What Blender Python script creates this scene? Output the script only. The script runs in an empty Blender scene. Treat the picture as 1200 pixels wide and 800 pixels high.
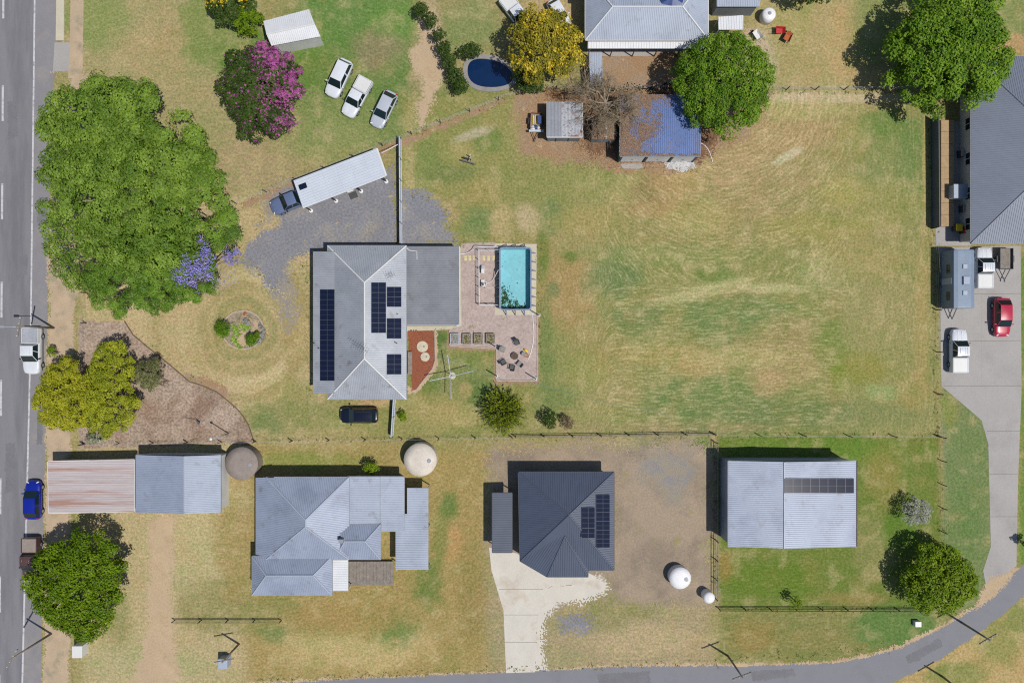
import bpy, math, random
import numpy as np
from mathutils import Vector, Matrix
R = math.radians
random.seed(7)
rng = np.random.RandomState(11)
sc = bpy.context.scene
col = sc.collection

# ------------------------------------------------------------------ camera, sky, sun, exposure
CAM_H = 80.0                      # drone height above the lawn, metres; the picture spans 120 m of ground
cam_d = bpy.data.cameras.new('camera')
cam_d.sensor_width = 36.0
cam_d.lens = 24.0
cam_d.clip_end = 2000
cam = bpy.data.objects.new('camera', cam_d)
cam.location = (0, 0, CAM_H)
col.objects.link(cam)
sc.camera = cam

SHX, SHY = -0.43, 0.265            # shadow offset on the ground per metre of height
_sl = math.hypot(SHX, SHY)
SUN_EL = math.atan2(1.0, _sl)
to_sun = Vector((-SHX, -SHY, 1.0)).normalized()
world = bpy.data.worlds.new('World')
sc.world = world
world.use_nodes = True
wn = world.node_tree
bg = wn.nodes['Background']
sky = wn.nodes.new('ShaderNodeTexSky')
sky.sky_type = 'NISHITA'
sky.sun_disc = False
sky.sun_elevation = SUN_EL
sky.sun_rotation = math.atan2(to_sun.x, to_sun.y)
sky.air_density = 1.0
sky.dust_density = 0.6
wn.links.new(sky.outputs[0], bg.inputs[0])
bg.inputs[1].default_value = 0.09
sun_d = bpy.data.lights.new('sun', 'SUN')
sun_d.energy = 4.45
sun_d.angle = R(0.55)
sun_d.color = (1.0, 0.955, 0.89)
sun = bpy.data.objects.new('sun', sun_d)
sun.rotation_euler = to_sun.to_track_quat('Z', 'Y').to_euler()
sun.location = (40, -25, 90)
col.objects.link(sun)
vs = sc.view_settings
vs.view_transform = 'Standard'
vs.look = 'None'
vs.exposure = 0.0
vs.gamma = 1.0
vs.use_curve_mapping = False
sc.render.engine = 'CYCLES'
sc.cycles.use_denoising = False
sc.cycles.filter_width = 1.15
sc.cycles.max_bounces = 6

# ------------------------------------------------------------------ measuring helpers
S = 0.1


def W(px, py, h=0.0):
    k = S * (1 - h / CAM_H)
    return Vector(((px - 600) * k, (400 - py) * k, h))


def on_plane(px, py, p0, n):
    o = Vector((0, 0, CAM_H))
    d = W(px, py) - o
    t = (p0 - o).dot(n) / d.dot(n)
    return o + d * t


def plane_of(a, b, c):
    n = (b - a).cross(c - a).normalized()
    return n if n.z > 0 else -n


def lin(c):
    c = c / 255.0
    return c / 12.92 if c <= 0.04045 else ((c + 0.055) / 1.055) ** 2.4


KALB = 1.42


def C(r, g, b, k=1.0):
    return tuple(lin(v) / KALB * k for v in (r, g, b))


# ------------------------------------------------------------------ numeric noise
def vnoise(x, y, scale, seed):
    g = np.random.RandomState(seed).rand(256, 256)
    x = x / scale + 1000.3
    y = y / scale + 1000.7
    xi = np.floor(x).astype(int)
    yi = np.floor(y).astype(int)
    fx = x - xi
    fy = y - yi
    fx = fx * fx * (3 - 2 * fx)
    fy = fy * fy * (3 - 2 * fy)
    a = g[xi % 256, yi % 256]
    b = g[(xi + 1) % 256, yi % 256]
    c = g[xi % 256, (yi + 1) % 256]
    d = g[(xi + 1) % 256, (yi + 1) % 256]
    return (a * (1 - fx) + b * fx) * (1 - fy) + (c * (1 - fx) + d * fx) * fy


def fbm(x, y, scale, seed, octv=4):
    s = 0.0
    amp = 1.0
    t = 0.0
    for i in range(octv):
        s = s + amp * vnoise(x, y, scale / (2 ** i), seed + i * 13)
        t += amp
        amp *= 0.55
    return s / t


def poly_sd(X, Y, pts):
    d = np.full(X.shape, 1e9)
    inside = np.zeros(X.shape, bool)
    n = len(pts)
    for i in range(n):
        ax, ay = pts[i]
        bx, by = pts[(i + 1) % n]
        ex, ey = bx - ax, by - ay
        L = ex * ex + ey * ey + 1e-12
        t = np.clip(((X - ax) * ex + (Y - ay) * ey) / L, 0, 1)
        d = np.minimum(d, np.hypot(X - ax - t * ex, Y - ay - t * ey))
        cond = ((ay > Y) != (by > Y)) & (X < (bx - ax) * (Y - ay) / (by - ay + 1e-12) + ax)
        inside ^= cond
    return np.where(inside, -d, d)


def sstep(a, b, x):
    t = np.clip((x - a) / (b - a), 0, 1)
    return t * t * (3 - 2 * t)


# ------------------------------------------------------------------ materials
def new_mat(name):
    m = bpy.data.materials.new(name)
    m.use_nodes = True
    nt = m.node_tree
    return m, nt, nt.nodes['Principled BSDF'], nt.nodes['Material Output']


def nd(nt, t, **kw):
    n = nt.nodes.new(t)
    for k, v in kw.items():
        if k.startswith('i_'):
            key = k[2:]
            key = int(key) if key.isdigit() else key
            n.inputs[key].default_value = v
        else:
            setattr(n, k, v)
    return n


def noise(nt, vec, scale, detail=3.0, rough=0.55):
    n = nd(nt, 'ShaderNodeTexNoise')
    n.inputs['Scale'].default_value = scale
    n.inputs['Detail'].default_value = detail
    n.inputs['Roughness'].default_value = rough
    nt.links.new(vec, n.inputs['Vector'])
    return n.outputs[0]


def remap(nt, v, a, b, c, d):
    n = nd(nt, 'ShaderNodeMapRange')
    nt.links.new(v, n.inputs[0])
    for i, x in enumerate((a, b, c, d)):
        n.inputs[i + 1].default_value = x
    return n.outputs[0]


def mixc(nt, f, a, b, mode='MIX'):
    n = nd(nt, 'ShaderNodeMix', data_type='RGBA', blend_type=mode)
    if isinstance(f, (int, float)):
        n.inputs[0].default_value = f
    else:
        nt.links.new(f, n.inputs[0])
    for idx, x in ((6, a), (7, b)):
        if isinstance(x, (tuple, list)):
            n.inputs[idx].default_value = (*x[:3], 1)
        else:
            nt.links.new(x, n.inputs[idx])
    return n.outputs[2]


def vscale(nt, vec, f):
    n = nd(nt, 'ShaderNodeVectorMath', operation='SCALE')
    nt.links.new(vec, n.inputs[0])
    if isinstance(f, (int, float)):
        n.inputs[3].default_value = f
    else:
        nt.links.new(f, n.inputs[3])
    return n.outputs[0]


def vmul(nt, vec, t):
    n = nd(nt, 'ShaderNodeVectorMath', operation='MULTIPLY')
    nt.links.new(vec, n.inputs[0])
    n.inputs[1].default_value = t
    return n.outputs[0]


def bump(nt, bs, h, strength=0.3, dist=0.02):
    n = nd(nt, 'ShaderNodeBump')
    n.inputs['Strength'].default_value = strength
    n.inputs['Distance'].default_value = dist
    nt.links.new(h, n.inputs['Height'])
    nt.links.new(n.outputs[0], bs.inputs['Normal'])


def mat(name, color, rough=0.8, metal=0.0, var=0.12, vs_=0.7, fine=0.12, fs=9.0, c2=None, c2s=0.5, c2t=(0.5, 0.65),
        c2a=1.0, stretch=(1, 1, 1), bmp=0.0, spec=0.5, c3=None, c3s=3.0, c3t=(0.62, 0.68), coat=0.0):
    m, nt, bs, out = new_mat(name)
    tc = nd(nt, 'ShaderNodeTexCoord')
    p = vmul(nt, tc.outputs['Object'], stretch)
    a = noise(nt, p, vs_, 4)
    b = noise(nt, p, fs, 4, 0.65)
    rgb = nd(nt, 'ShaderNodeRGB')
    rgb.outputs[0].default_value = (*color, 1)
    cc = rgb.outputs[0]
    if c2 is not None:
        k = noise(nt, p, c2s, 6, 0.65)
        f = remap(nt, k, c2t[0], c2t[1], 0, c2a)
        cc = mixc(nt, f, cc, c2)
    if c3 is not None:
        k = noise(nt, p, c3s, 3, 0.6)
        f = remap(nt, k, c3t[0], c3t[1], 0, 1)
        cc = mixc(nt, f, cc, c3)
    cc = vscale(nt, cc, remap(nt, a, 0.3, 0.7, 1 - var, 1 + var))
    cc = vscale(nt, cc, remap(nt, b, 0.36, 0.64, 1 - fine, 1 + fine))
    nt.links.new(cc, bs.inputs['Base Color'])
    bs.inputs['Roughness'].default_value = rough
    bs.inputs['Metallic'].default_value = metal
    bs.inputs['Specular IOR Level'].default_value = spec
    bs.inputs['Coat Weight'].default_value = coat
    bs.inputs['Coat Roughness'].default_value = 0.08
    if bmp:
        bump(nt, bs, b, bmp, 0.03)
    return m


def leafmat(name, ca, cb, trans=0.3, rough=0.5):
    m, nt, bs, out = new_mat(name)
    at = nd(nt, 'ShaderNodeAttribute', attribute_name='tint')
    cc = mixc(nt, at.outputs['Fac'], ca, cb)
    nt.links.new(cc, bs.inputs['Base Color'])
    bs.inputs['Roughness'].default_value = rough
    bs.inputs['Specular IOR Level'].default_value = 0.2
    tr = nd(nt, 'ShaderNodeBsdfTranslucent')
    nt.links.new(cc, tr.inputs[0])
    mx = nd(nt, 'ShaderNodeMixShader')
    mx.inputs[0].default_value = trans
    nt.links.new(bs.outputs[0], mx.inputs[1])
    nt.links.new(tr.outputs[0], mx.inputs[2])
    nt.links.new(mx.outputs[0], out.inputs[0])
    return m


def paintmat(name, color, metal=0.0, rough=0.3):
    m = mat(name, color, rough=rough, metal=metal, var=0.05, fine=0.03, coat=0.6)
    return m


M = {}
M['roof_grey'] = mat('roof_grey', C(190, 195, 203, .86), rough=.49, metal=.24, var=.10, vs_=.5, fine=.06, fs=6, stretch=(1, 1, 1), c2=C(172, 178, 188, .84), c2s=.35, c2t=(.5, .75), c2a=.6, c3=C(128, 124, 120), c3s=.9, c3t=(.60, .86))
M['roof_patio'] = mat('roof_patio', C(133, 136, 142), rough=.5, var=.10, vs_=.5, fine=.06, fs=5, c2=C(112, 116, 124), c2s=.4, c2a=.5, c3=C(104, 102, 100), c3s=.9, c3t=(.60, .86))
M['roof_pale'] = mat('roof_pale', C(172, 182, 198), rough=.5, var=.06, vs_=.5, fine=.04, fs=6, c2=C(150, 160, 178), c2s=.3, c2a=.5, c3=C(128, 124, 120), c3s=.9, c3t=(.60, .86))
M['roof_carport'] = mat('roof_carport', C(204, 211, 222), rough=.5, var=.05, vs_=.5, fine=.04, fs=5)
M['roof_bluegrey'] = mat('roof_bluegrey', C(158, 168, 188), rough=.5, metal=.08, var=.08, vs_=.4, fine=.05, fs=6, c2=C(126, 136, 158), c2s=.3, c2a=.5, c3=C(128, 124, 120), c3s=.9, c3t=(.60, .86))
M['roof_slate'] = mat('roof_slate', C(74, 84, 104), rough=.5, var=.08, vs_=.4, fine=.06, fs=6)
M['roof_charcoal'] = mat('roof_charcoal', C(90, 97, 112), rough=.55, var=.08, fine=.06)
M['roof_midgrey'] = mat('roof_midgrey', C(122, 130, 146), rough=.55, var=.07, vs_=.3, fine=.05, fs=5)
M['roof_blue'] = mat('roof_blue', C(96, 122, 176), rough=.45, var=.12, vs_=.6, fine=.08, fs=6, c2=C(110, 112, 135), c2s=.5, c2t=(.5, .7), c2a=.7)
M['roof_rusty'] = mat('roof_rusty', C(182, 184, 190), rough=.6, var=.10, vs_=.8, fine=.12, fs=10, c2=C(150, 98, 70), c2s=.45, c2t=(.55, .6), c3=C(110, 105, 105), c3s=4.0, c3t=(.55, .68))
M['roof_pinkish'] = mat('roof_pinkish', C(196, 186, 186), rough=.7, var=.08, vs_=.5, fine=.08, fs=8, stretch=(.06, 1, 1), c2=C(176, 134, 118), c2s=.9, c2t=(.48, .60), c2a=.9)
M['roof_white'] = mat('roof_white', C(224, 226, 230), rough=.5, var=.05, fine=.05)
M['trim_white'] = mat('trim_white', C(226, 226, 224), rough=.5, var=.05, fine=.04)
M['trim_grey'] = mat('trim_grey', C(150, 154, 162), rough=.5)
M['wall_cream'] = mat('wall_cream', C(214, 206, 190), rough=.85)
M['wall_white'] = mat('wall_white', C(222, 222, 220), rough=.8)
M['wall_grey'] = mat('wall_grey', C(126, 132, 140), rough=.7)
M['wall_dark'] = mat('wall_dark', C(78, 82, 90), rough=.8)
M['wall_green'] = mat('wall_green', C(92, 112, 110), rough=.7)
M['glass'] = mat('glass', (.012, .018, .022), rough=.08, var=0, fine=0, spec=.6)
M['car_glass'] = mat('car_glass', (.008, .018, .02), rough=.07, var=0, fine=0, spec=.5)
M['solar_cell'] = mat('solar_cell', C(24, 32, 56), rough=.16, var=.1, vs_=1.2, fine=.1, fs=14, spec=.35)
M['panel_frame'] = mat('panel_frame', C(92, 98, 112), rough=.4)
M['aluminium'] = mat('aluminium', C(170, 175, 182), rough=.4, metal=.3)
M['steel'] = mat('steel', C(190, 198, 208), rough=.45, metal=.2)
M['black_metal'] = mat('black_metal', C(34, 36, 40), rough=.5)
M['dark_plastic'] = mat('dark_plastic', C(72, 72, 74), rough=.6)
M['rubber'] = mat('rubber', (.012, .012, .013), rough=.85)
M['fence_steel'] = mat('fence_steel', C(196, 205, 220), rough=.5, var=.08)
M['fence_dark'] = mat('fence_dark', C(86, 94, 104), rough=.6)
M['timber_grey'] = mat('timber_grey', C(140, 132, 122), rough=.9, var=.2, vs_=2, fine=.2)
M['timber_dark'] = mat('timber_dark', C(84, 74, 66), rough=.9, var=.2, vs_=2, fine=.2)
M['timber_tan'] = mat('timber_tan', C(178, 152, 116), rough=.9, var=.12, vs_=2, fine=.12)
M['bark'] = mat('bark', C(120, 106, 92), rough=.95, var=.25, vs_=2, fine=.2)
M['bark_pale'] = mat('bark_pale', C(168, 154, 136), rough=.95, var=.2, vs_=2, fine=.2)
M['twig'] = mat('twig', C(158, 142, 116), rough=.95, var=.25, vs_=1, fine=.2)
M['concrete_white'] = mat('concrete_white', C(214, 208, 196), rough=.9, var=.06, vs_=.4, fine=.05, fs=6, c2=C(190, 172, 150), c2s=.25, c2t=(.52, .66), c2a=.7)
M['concrete_cream'] = mat('concrete_cream', C(202, 194, 172), rough=.9, var=.06, fine=.06, fs=6)
M['concrete_grey'] = mat('concrete_grey', C(172, 168, 164), rough=.9, var=.06, vs_=.3, fine=.06, fs=6, c2=C(156, 152, 148), c2s=.2, c2a=.6)
M['concrete_joint'] = mat('concrete_joint', C(128, 124, 118), rough=.95)
M['concrete_pad'] = mat('concrete_pad', C(205, 205, 205), rough=.9, var=.15, vs_=1.5, fine=.15, fs=6, c2=C(150, 145, 138), c2s=1.2, c2a=.7)
M['asphalt'] = mat('asphalt', C(132, 131, 135), rough=.9, var=.05, vs_=.25, fine=.10, fs=14, c2=C(112, 111, 116), c2s=.12, c2t=(.45, .6), c2a=.8, stretch=(3, .4, 1), bmp=.2)
M['asphalt_shoulder'] = mat('asphalt_shoulder', C(138, 136, 139), rough=.9, var=.06, vs_=.4, fine=.09, fs=12, c2=C(154, 148, 144), c2s=.3, c2a=.8, bmp=.2)
M['asphalt_side'] = mat('asphalt_side', C(134, 134, 140), rough=.9, var=.07, vs_=.3, fine=.10, fs=12, c2=C(122, 121, 126), c2s=.3, c2a=.7, bmp=.2)
M['asphalt_patch'] = mat('asphalt_patch', C(120, 120, 124), rough=.9, var=.08, fine=.1, fs=5)
M['road_paint'] = mat('road_paint', C(205, 205, 208), rough=.7, var=.06, c2=C(150, 150, 152), c2s=2.5, c2t=(.5, .7))
M['gravel'] = mat('gravel', C(134, 134, 140), rough=.95, var=.09, vs_=.35, fine=.22, fs=4, c2=C(152, 146, 136), c2s=.28, c2t=(.5, .66), c2a=.8, c3=C(178, 158, 124), c3s=1.1, c3t=(.64, .70), bmp=.5)
M['gravel_thin'] = mat('gravel_thin', C(158, 148, 130), rough=.95, var=.12, vs_=.6, fine=.22, fs=9, c2=C(138, 134, 132), c2s=.6, c2t=(.45, .6), bmp=.5)
M['pink_gravel'] = mat('pink_gravel', C(186, 168, 160), rough=.95, var=.06, vs_=.5, fine=.16, fs=4.5, c2=C(170, 152, 144), c2s=.4, c2a=.6, c3=C(150, 134, 112), c3s=1.6, c3t=(.68, .76), bmp=.4)
M['mulch'] = mat('mulch', C(172, 152, 134), rough=.97, var=.14, vs_=.3, fine=.36, fs=3.8, c2=C(142, 117, 98), c2s=.22, c2t=(.45, .62), c2a=.9, c3=C(120, 112, 82), c3s=.9, c3t=(.66, .74), bmp=.8)
M['red_mulch'] = mat('red_mulch', C(150, 88, 62), rough=.97, var=.12, vs_=.8, fine=.30, fs=7, c2=C(128, 74, 54), c2s=.7, c2a=.8, bmp=.8)
M['bare_dirt'] = mat('bare_dirt', C(166, 134, 100), rough=.97, var=.12, vs_=.3, fine=.22, fs=6, c2=C(150, 132, 112), c2s=.3, c2t=(.45, .65), c2a=.9, c3=C(190, 158, 118), c3s=1.2, c3t=(.6, .72), bmp=.6)
M['litter_ground'] = mat('litter_ground', C(124, 92, 66), rough=.97, var=.2, vs_=.5, fine=.35, fs=6, c2=C(158, 120, 82), c2s=.6, c2a=.8, c3=C(70, 58, 48), c3s=2.2, c3t=(.58, .68), bmp=.8)
M['builder_dirt'] = mat('builder_dirt', C(168, 150, 128), rough=.97, var=.1, vs_=.25, fine=.14, fs=5, c2=C(138, 124, 108), c2s=.14, c2t=(.45, .6), c2a=.9, c3=C(150, 142, 96), c3s=.5, c3t=(.6, .7), bmp=.5)
M['sand_drive'] = mat('sand_drive', C(194, 170, 138), rough=.97, var=.08, vs_=.3, fine=.10, fs=5, c2=C(176, 152, 118), c2s=.35, c2a=.7, bmp=.4)
M['tan_strip'] = mat('tan_strip', C(190, 168, 140), rough=.95, var=.1, fine=.12, c2=C(150, 144, 120), c2s=.5, c2a=.8)
M['soil'] = mat('soil', C(160, 144, 122), rough=.97, var=.2, vs_=3, fine=.3, fs=10, c2=C(100, 106, 70), c2s=2, c2a=.8, bmp=.6)
M['pool_liner'] = mat('pool_liner', C(146, 206, 216), rough=.6, var=.09, vs_=.9, fine=.06, fs=3)
M['pool_frame'] = mat('pool_frame', C(128, 140, 168), rough=.5, var=.1)
M['pool_wall'] = mat('pool_wall', C(150, 160, 190), rough=.5)
M['dark_leaf'] = mat('dark_leaf', C(40, 62, 40), rough=.8)
M['hose_white'] = mat('hose_white', C(235, 235, 236), rough=.5, var=0, fine=0)
M['hose_green'] = mat('hose_green', C(120, 160, 150), rough=.5, var=0, fine=0)
M['stone_yellow'] = mat('stone_yellow', C(216, 202, 156), rough=.9)
M['edging'] = mat('edging', C(186, 172, 156), rough=.9, var=.15, vs_=2)
M['edging_dark'] = mat('edging_dark', C(112, 94, 80), rough=.9, var=.2, vs_=2)
M['tank_pale'] = mat('tank_pale', C(222, 212, 198), rough=.7, c2=C(200, 182, 164), c2s=.6, c2a=.6)
M['tank_white'] = mat('tank_white', C(240, 240, 242), rough=.6, var=.03)
M['tank_brown'] = mat('tank_brown', C(150, 138, 130), rough=.9, var=.12, vs_=1.2)
M['lid_concrete'] = mat('lid_concrete', C(206, 196, 172), rough=.9, var=.1, vs_=2, fine=.12, fs=12)
M['yellow'] = mat('yellow', C(245, 214, 40), rough=.6)
M['terracotta'] = mat('terracotta', C(184, 98, 52), rough=.8)
M['red'] = mat('red', C(196, 44, 48), rough=.5)
M['blue_plastic'] = mat('blue_plastic', C(44, 70, 128), rough=.5)
M['grey_weathered'] = mat('grey_weathered', C(150, 146, 142), rough=.9, var=.15)
M['ember'] = mat('ember', C(90, 84, 80), rough=.95, var=.3, vs_=5)
M['rust'] = mat('rust', C(122, 74, 56), rough=.9)
M['paint_white'] = paintmat('paint_white', C(226, 230, 236))
M['paint_silver'] = paintmat('paint_silver', C(190, 196, 206))
M['paint_navy'] = paintmat('paint_navy', C(16, 22, 42), rough=.22)
M['paint_slate'] = paintmat('paint_slate', C(112, 128, 164), metal=.2)
M['paint_blue'] = paintmat('paint_blue', C(12, 34, 150))
M['paint_red'] = paintmat('paint_red', C(190, 22, 62))
M['paint_brown'] = paintmat('paint_brown', C(92, 66, 64))
M['lamp_clear'] = mat('lamp_clear', C(235, 238, 240), rough=.15)
M['lamp_red'] = mat('lamp_red', C(170, 24, 24), rough=.2)
M['canvas_grey'] = mat('canvas_grey', C(168, 172, 180), rough=.8)
M['caravan_blue'] = mat('caravan_blue', C(122, 140, 162), rough=.5, var=.1, vs_=.6)
M['litter_leaf'] = leafmat('litter_leaf', C(112, 96, 86), C(196, 162, 132), trans=.1, rough=.9)

L_POINC = leafmat('leaf_feathery', (.065, .135, .012), (.235, .350, .048))
L_POINC2 = leafmat('leaf_feathery_bright', (.048, .118, .010), (.200, .330, .038))
L_GOLD2 = leafmat('leaf_golden_olive', (.150, .190, .010), (.420, .440, .028))
L_FIG = leafmat('leaf_fig', (.050, .130, .006), (.215, .350, .024), rough=.55)
L_GOLD = leafmat('leaf_golden', (.190, .210, .008), (.450, .440, .026))
L_BRIGHT = leafmat('leaf_bright', (.080, .150, .004), (.220, .310, .010))
L_CAMPHOR = leafmat('leaf_camphor', (.065, .130, .003), (.175, .265, .007))
L_CASSIA = leafmat('leaf_cassia', (.120, .125, .012), (.400, .330, .030))
L_DARK = leafmat('leaf_dark', (.025, .055, .008), (.075, .120, .020))
L_GREYGREEN = leafmat('leaf_greygreen', (.105, .120, .040), (.230, .235, .095))
L_PALE = leafmat('leaf_pale', (.120, .150, .060), (.550, .560, .420))
L_SPIKE = leafmat('leaf_spike', (.095, .140, .008), (.360, .430, .024))
L_BUSH = leafmat('leaf_clipped', (.050, .130, .002), (.160, .290, .008))
L_BROM = leafmat('leaf_bromeliad', (.160, .300, .030), (.420, .560, .120))
L_LAV = leafmat('leaf_lavender', (.230, .240, .200), (.460, .460, .430))
L_DRY = leafmat('leaf_dry', (.110, .080, .045), (.260, .190, .110), trans=.1)
L_VIOLET = leafmat('flower_violet', (.170, .160, .480), (.380, .340, .780))
L_MAGENTA = leafmat('flower_magenta', (.200, .050, .150), (.480, .120, .360))
L_YELLOWFL = leafmat('flower_yellow', (.450, .330, .010), (.700, .520, .040))
L_TUFT = leafmat('leaf_tuft', C(120, 118, 62), C(196, 180, 120), trans=.2, rough=.8)
L_TUFTG = leafmat('leaf_tuft_green', C(66, 92, 40), C(120, 136, 62), trans=.2, rough=.8)


# ------------------------------------------------------------------ mesh helpers
OFF = {}


class MB:
    def __init__(s):
        s.v = []
        s.f = []
        s.m = []

    def add(s, vs, fs, mi=0):
        o = len(s.v)
        s.v += [tuple(v) for v in vs]
        s.f += [tuple(i + o for i in f) for f in fs]
        s.m += [mi] * len(fs)
        return s

    def box(s, c, size, rz=0.0, mi=0, top=1.0):
        x, y, z = size[0] / 2, size[1] / 2, size[2] / 2
        ca, sa = math.cos(rz), math.sin(rz)
        vs = []
        for dz, k in ((-z, 1.0), (z, top)):
            for dx, dy in ((-x, -y), (x, -y), (x, y), (-x, y)):
                dx *= k
                dy *= k
                vs.append((c[0] + dx * ca - dy * sa, c[1] + dx * sa + dy * ca, c[2] + dz))
        return s.add(vs, [(3, 2, 1, 0), (4, 5, 6, 7), (0, 1, 5, 4), (1, 2, 6, 5), (2, 3, 7, 6), (3, 0, 4, 7)], mi)

    def beam(s, a, b, w, h, mi=0):
        a, b = Vector(a), Vector(b)
        d = (b - a).normalized()
        up = Vector((0, 0, 1)) if abs(d.z) < .95 else Vector((1, 0, 0))
        sd = d.cross(up).normalized() * (w / 2)
        uu = sd.cross(d).normalized() * (h / 2)
        vs = [p + q for p in (a, b) for q in (-sd - uu, sd - uu, sd + uu, -sd + uu)]
        return s.add(vs, [(3, 2, 1, 0), (4, 5, 6, 7), (0, 1, 5, 4), (1, 2, 6, 5), (2, 3, 7, 6), (3, 0, 4, 7)], mi)

    def prism(s, pts, z0, z1, mi=0):
        n = len(pts)
        ar = sum(pts[i][0] * pts[(i + 1) % n][1] - pts[(i + 1) % n][0] * pts[i][1] for i in range(n))
        if ar < 0:
            pts = pts[::-1]
        vs = [(p[0], p[1], z0) for p in pts] + [(p[0], p[1], z1) for p in pts]
        fs = [tuple(range(n))[::-1], tuple(range(n, 2 * n))]
        fs += [(i, (i + 1) % n, n + (i + 1) % n, n + i) for i in range(n)]
        return s.add(vs, fs, mi)

    def tube(s, pts, rad, n=6, mi=0, cap=True):
        pts = [Vector(p) for p in pts]
        if not isinstance(rad, (list, tuple)):
            rad = [rad] * len(pts)
        vs, fs = [], []
        for i, p in enumerate(pts):
            d = (pts[min(i + 1, len(pts) - 1)] - pts[max(i - 1, 0)]).normalized()
            up = Vector((0, 0, 1)) if abs(d.z) < .9 else Vector((1, 0, 0))
            a = d.cross(up).normalized()
            b = a.cross(d).normalized()
            for k in range(n):
                t = 2 * math.pi * k / n
                vs.append(p + (a * math.cos(t) + b * math.sin(t)) * rad[i])
        for i in range(len(pts) - 1):
            for k in range(n):
                fs.append((i * n + k, i * n + (k + 1) % n, (i + 1) * n + (k + 1) % n, (i + 1) * n + k))
        if cap:
            fs.append(tuple(range(n))[::-1])
            fs.append(tuple(range((len(pts) - 1) * n, len(pts) * n)))
        return s.add(vs, fs, mi)

    def lathe(s, prof, c=(0, 0, 0), n=20, mi=0):
        vs, fs = [], []
        for r, z in prof:
            for k in range(n):
                t = 2 * math.pi * k / n
                vs.append((c[0] + r * math.cos(t), c[1] + r * math.sin(t), c[2] + z))
        for i in range(len(prof) - 1):
            for k in range(n):
                fs.append((i * n + k, i * n + (k + 1) % n, (i + 1) * n + (k + 1) % n, (i + 1) * n + k))
        if prof[0][0] > 1e-4:
            fs.append(tuple(range(n))[::-1])
        if prof[-1][0] > 1e-4:
            fs.append(tuple(range((len(prof) - 1) * n, len(prof) * n)))
        return s.add(vs, fs, mi)

    def build(s, name, mats, parent=None, smooth=False, local=False):
        mats = mats if isinstance(mats, (list, tuple)) else [mats]
        if parent is None:
            a = np.array(s.v)
            off = ((a[:, 0].min() + a[:, 0].max()) / 2, (a[:, 1].min() + a[:, 1].max()) / 2, a[:, 2].min())
        elif local:
            off = (0, 0, 0)
        else:
            off = OFF[parent.name]
        me = bpy.data.meshes.new(name)
        me.from_pydata([(v[0] - off[0], v[1] - off[1], v[2] - off[2]) for v in s.v], [], s.f)
        for m in mats:
            me.materials.append(m)
        me.polygons.foreach_set('material_index', s.m)
        if smooth:
            me.polygons.foreach_set('use_smooth', [True] * len(s.f))
        me.update()
        o = bpy.data.objects.new(name, me)
        col.objects.link(o)
        if parent is None:
            o.location = off
        else:
            o.parent = parent
        OFF[o.name] = off
        return o


def tag(o, label=None, cat=None, group=None, kind=None):
    if label:
        o['label'] = label
    if cat:
        o['category'] = cat
    if group:
        o['group'] = group
    if kind:
        o['kind'] = kind
    return o


def thing(name, label, cat, loc, group=None, rz=0.0):
    o = bpy.data.objects.new(name, None)
    o.empty_display_size = .3
    o.location = loc
    o.rotation_euler = (0, 0, rz)
    col.objects.link(o)
    OFF[o.name] = tuple(loc)
    return tag(o, label, cat, group)


def mesh_np(name, V, F, mats, parent=None, tint=None, smooth=False, mi=None):
    """V (n,3) world coordinates, F (m,4) quads."""
    me = bpy.data.meshes.new(name)
    off = OFF[parent.name] if parent is not None else (float(V[:, 0].mean()), float(V[:, 1].mean()), float(V[:, 2].min()))
    V = V - np.array(off)
    me.vertices.add(len(V))
    me.vertices.foreach_set('co', V.astype(np.float32).ravel())
    k = F.shape[1]
    me.loops.add(F.size)
    me.loops.foreach_set('vertex_index', F.astype(np.int32).ravel())
    me.polygons.add(len(F))
    me.polygons.foreach_set('loop_start', np.arange(0, F.size, k, dtype=np.int32))
    for m in (mats if isinstance(mats, (list, tuple)) else [mats]):
        me.materials.append(m)
    if mi is not None:
        me.polygons.foreach_set('material_index', np.asarray(mi, np.int32))
    if tint is not None:
        a = me.attributes.new('tint', 'FLOAT', 'POINT')
        a.data.foreach_set('value', tint.astype(np.float32))
    me.update(calc_edges=True)
    if smooth:
        me.polygons.foreach_set('use_smooth', np.ones(len(F), bool))
    o = bpy.data.objects.new(name, me)
    col.objects.link(o)
    if parent is None:
        o.location = off
    else:
        o.parent = parent
    OFF[o.name] = tuple(off)
    return o


def norm(a):
    return a / (np.linalg.norm(a, axis=1, keepdims=True) + 1e-9)


def leaves(name, P, N, size, tint, material, parent=None, aspect=.55, T=None):
    n = len(P)
    if T is None:
        T = rng.normal(size=(n, 3))
    T = T - N * (T * N).sum(1, keepdims=True)
    T = norm(T)
    B = np.cross(N, T)
    s = np.asarray(size).reshape(-1, 1) * np.ones((n, 1))
    V = np.empty((n, 4, 3))
    V[:, 0] = P - T * s * .5
    V[:, 1] = P + B * s * aspect * .5 + N * s * .10 + T * s * .05
    V[:, 2] = P + T * s * .5 - N * s * .06
    V[:, 3] = P - B * s * aspect * .5 + N * s * .10 + T * s * .05
    F = np.arange(n * 4).reshape(n, 4)
    return mesh_np(name, V.reshape(-1, 3), F, material, parent, np.repeat(tint, 4))


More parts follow.
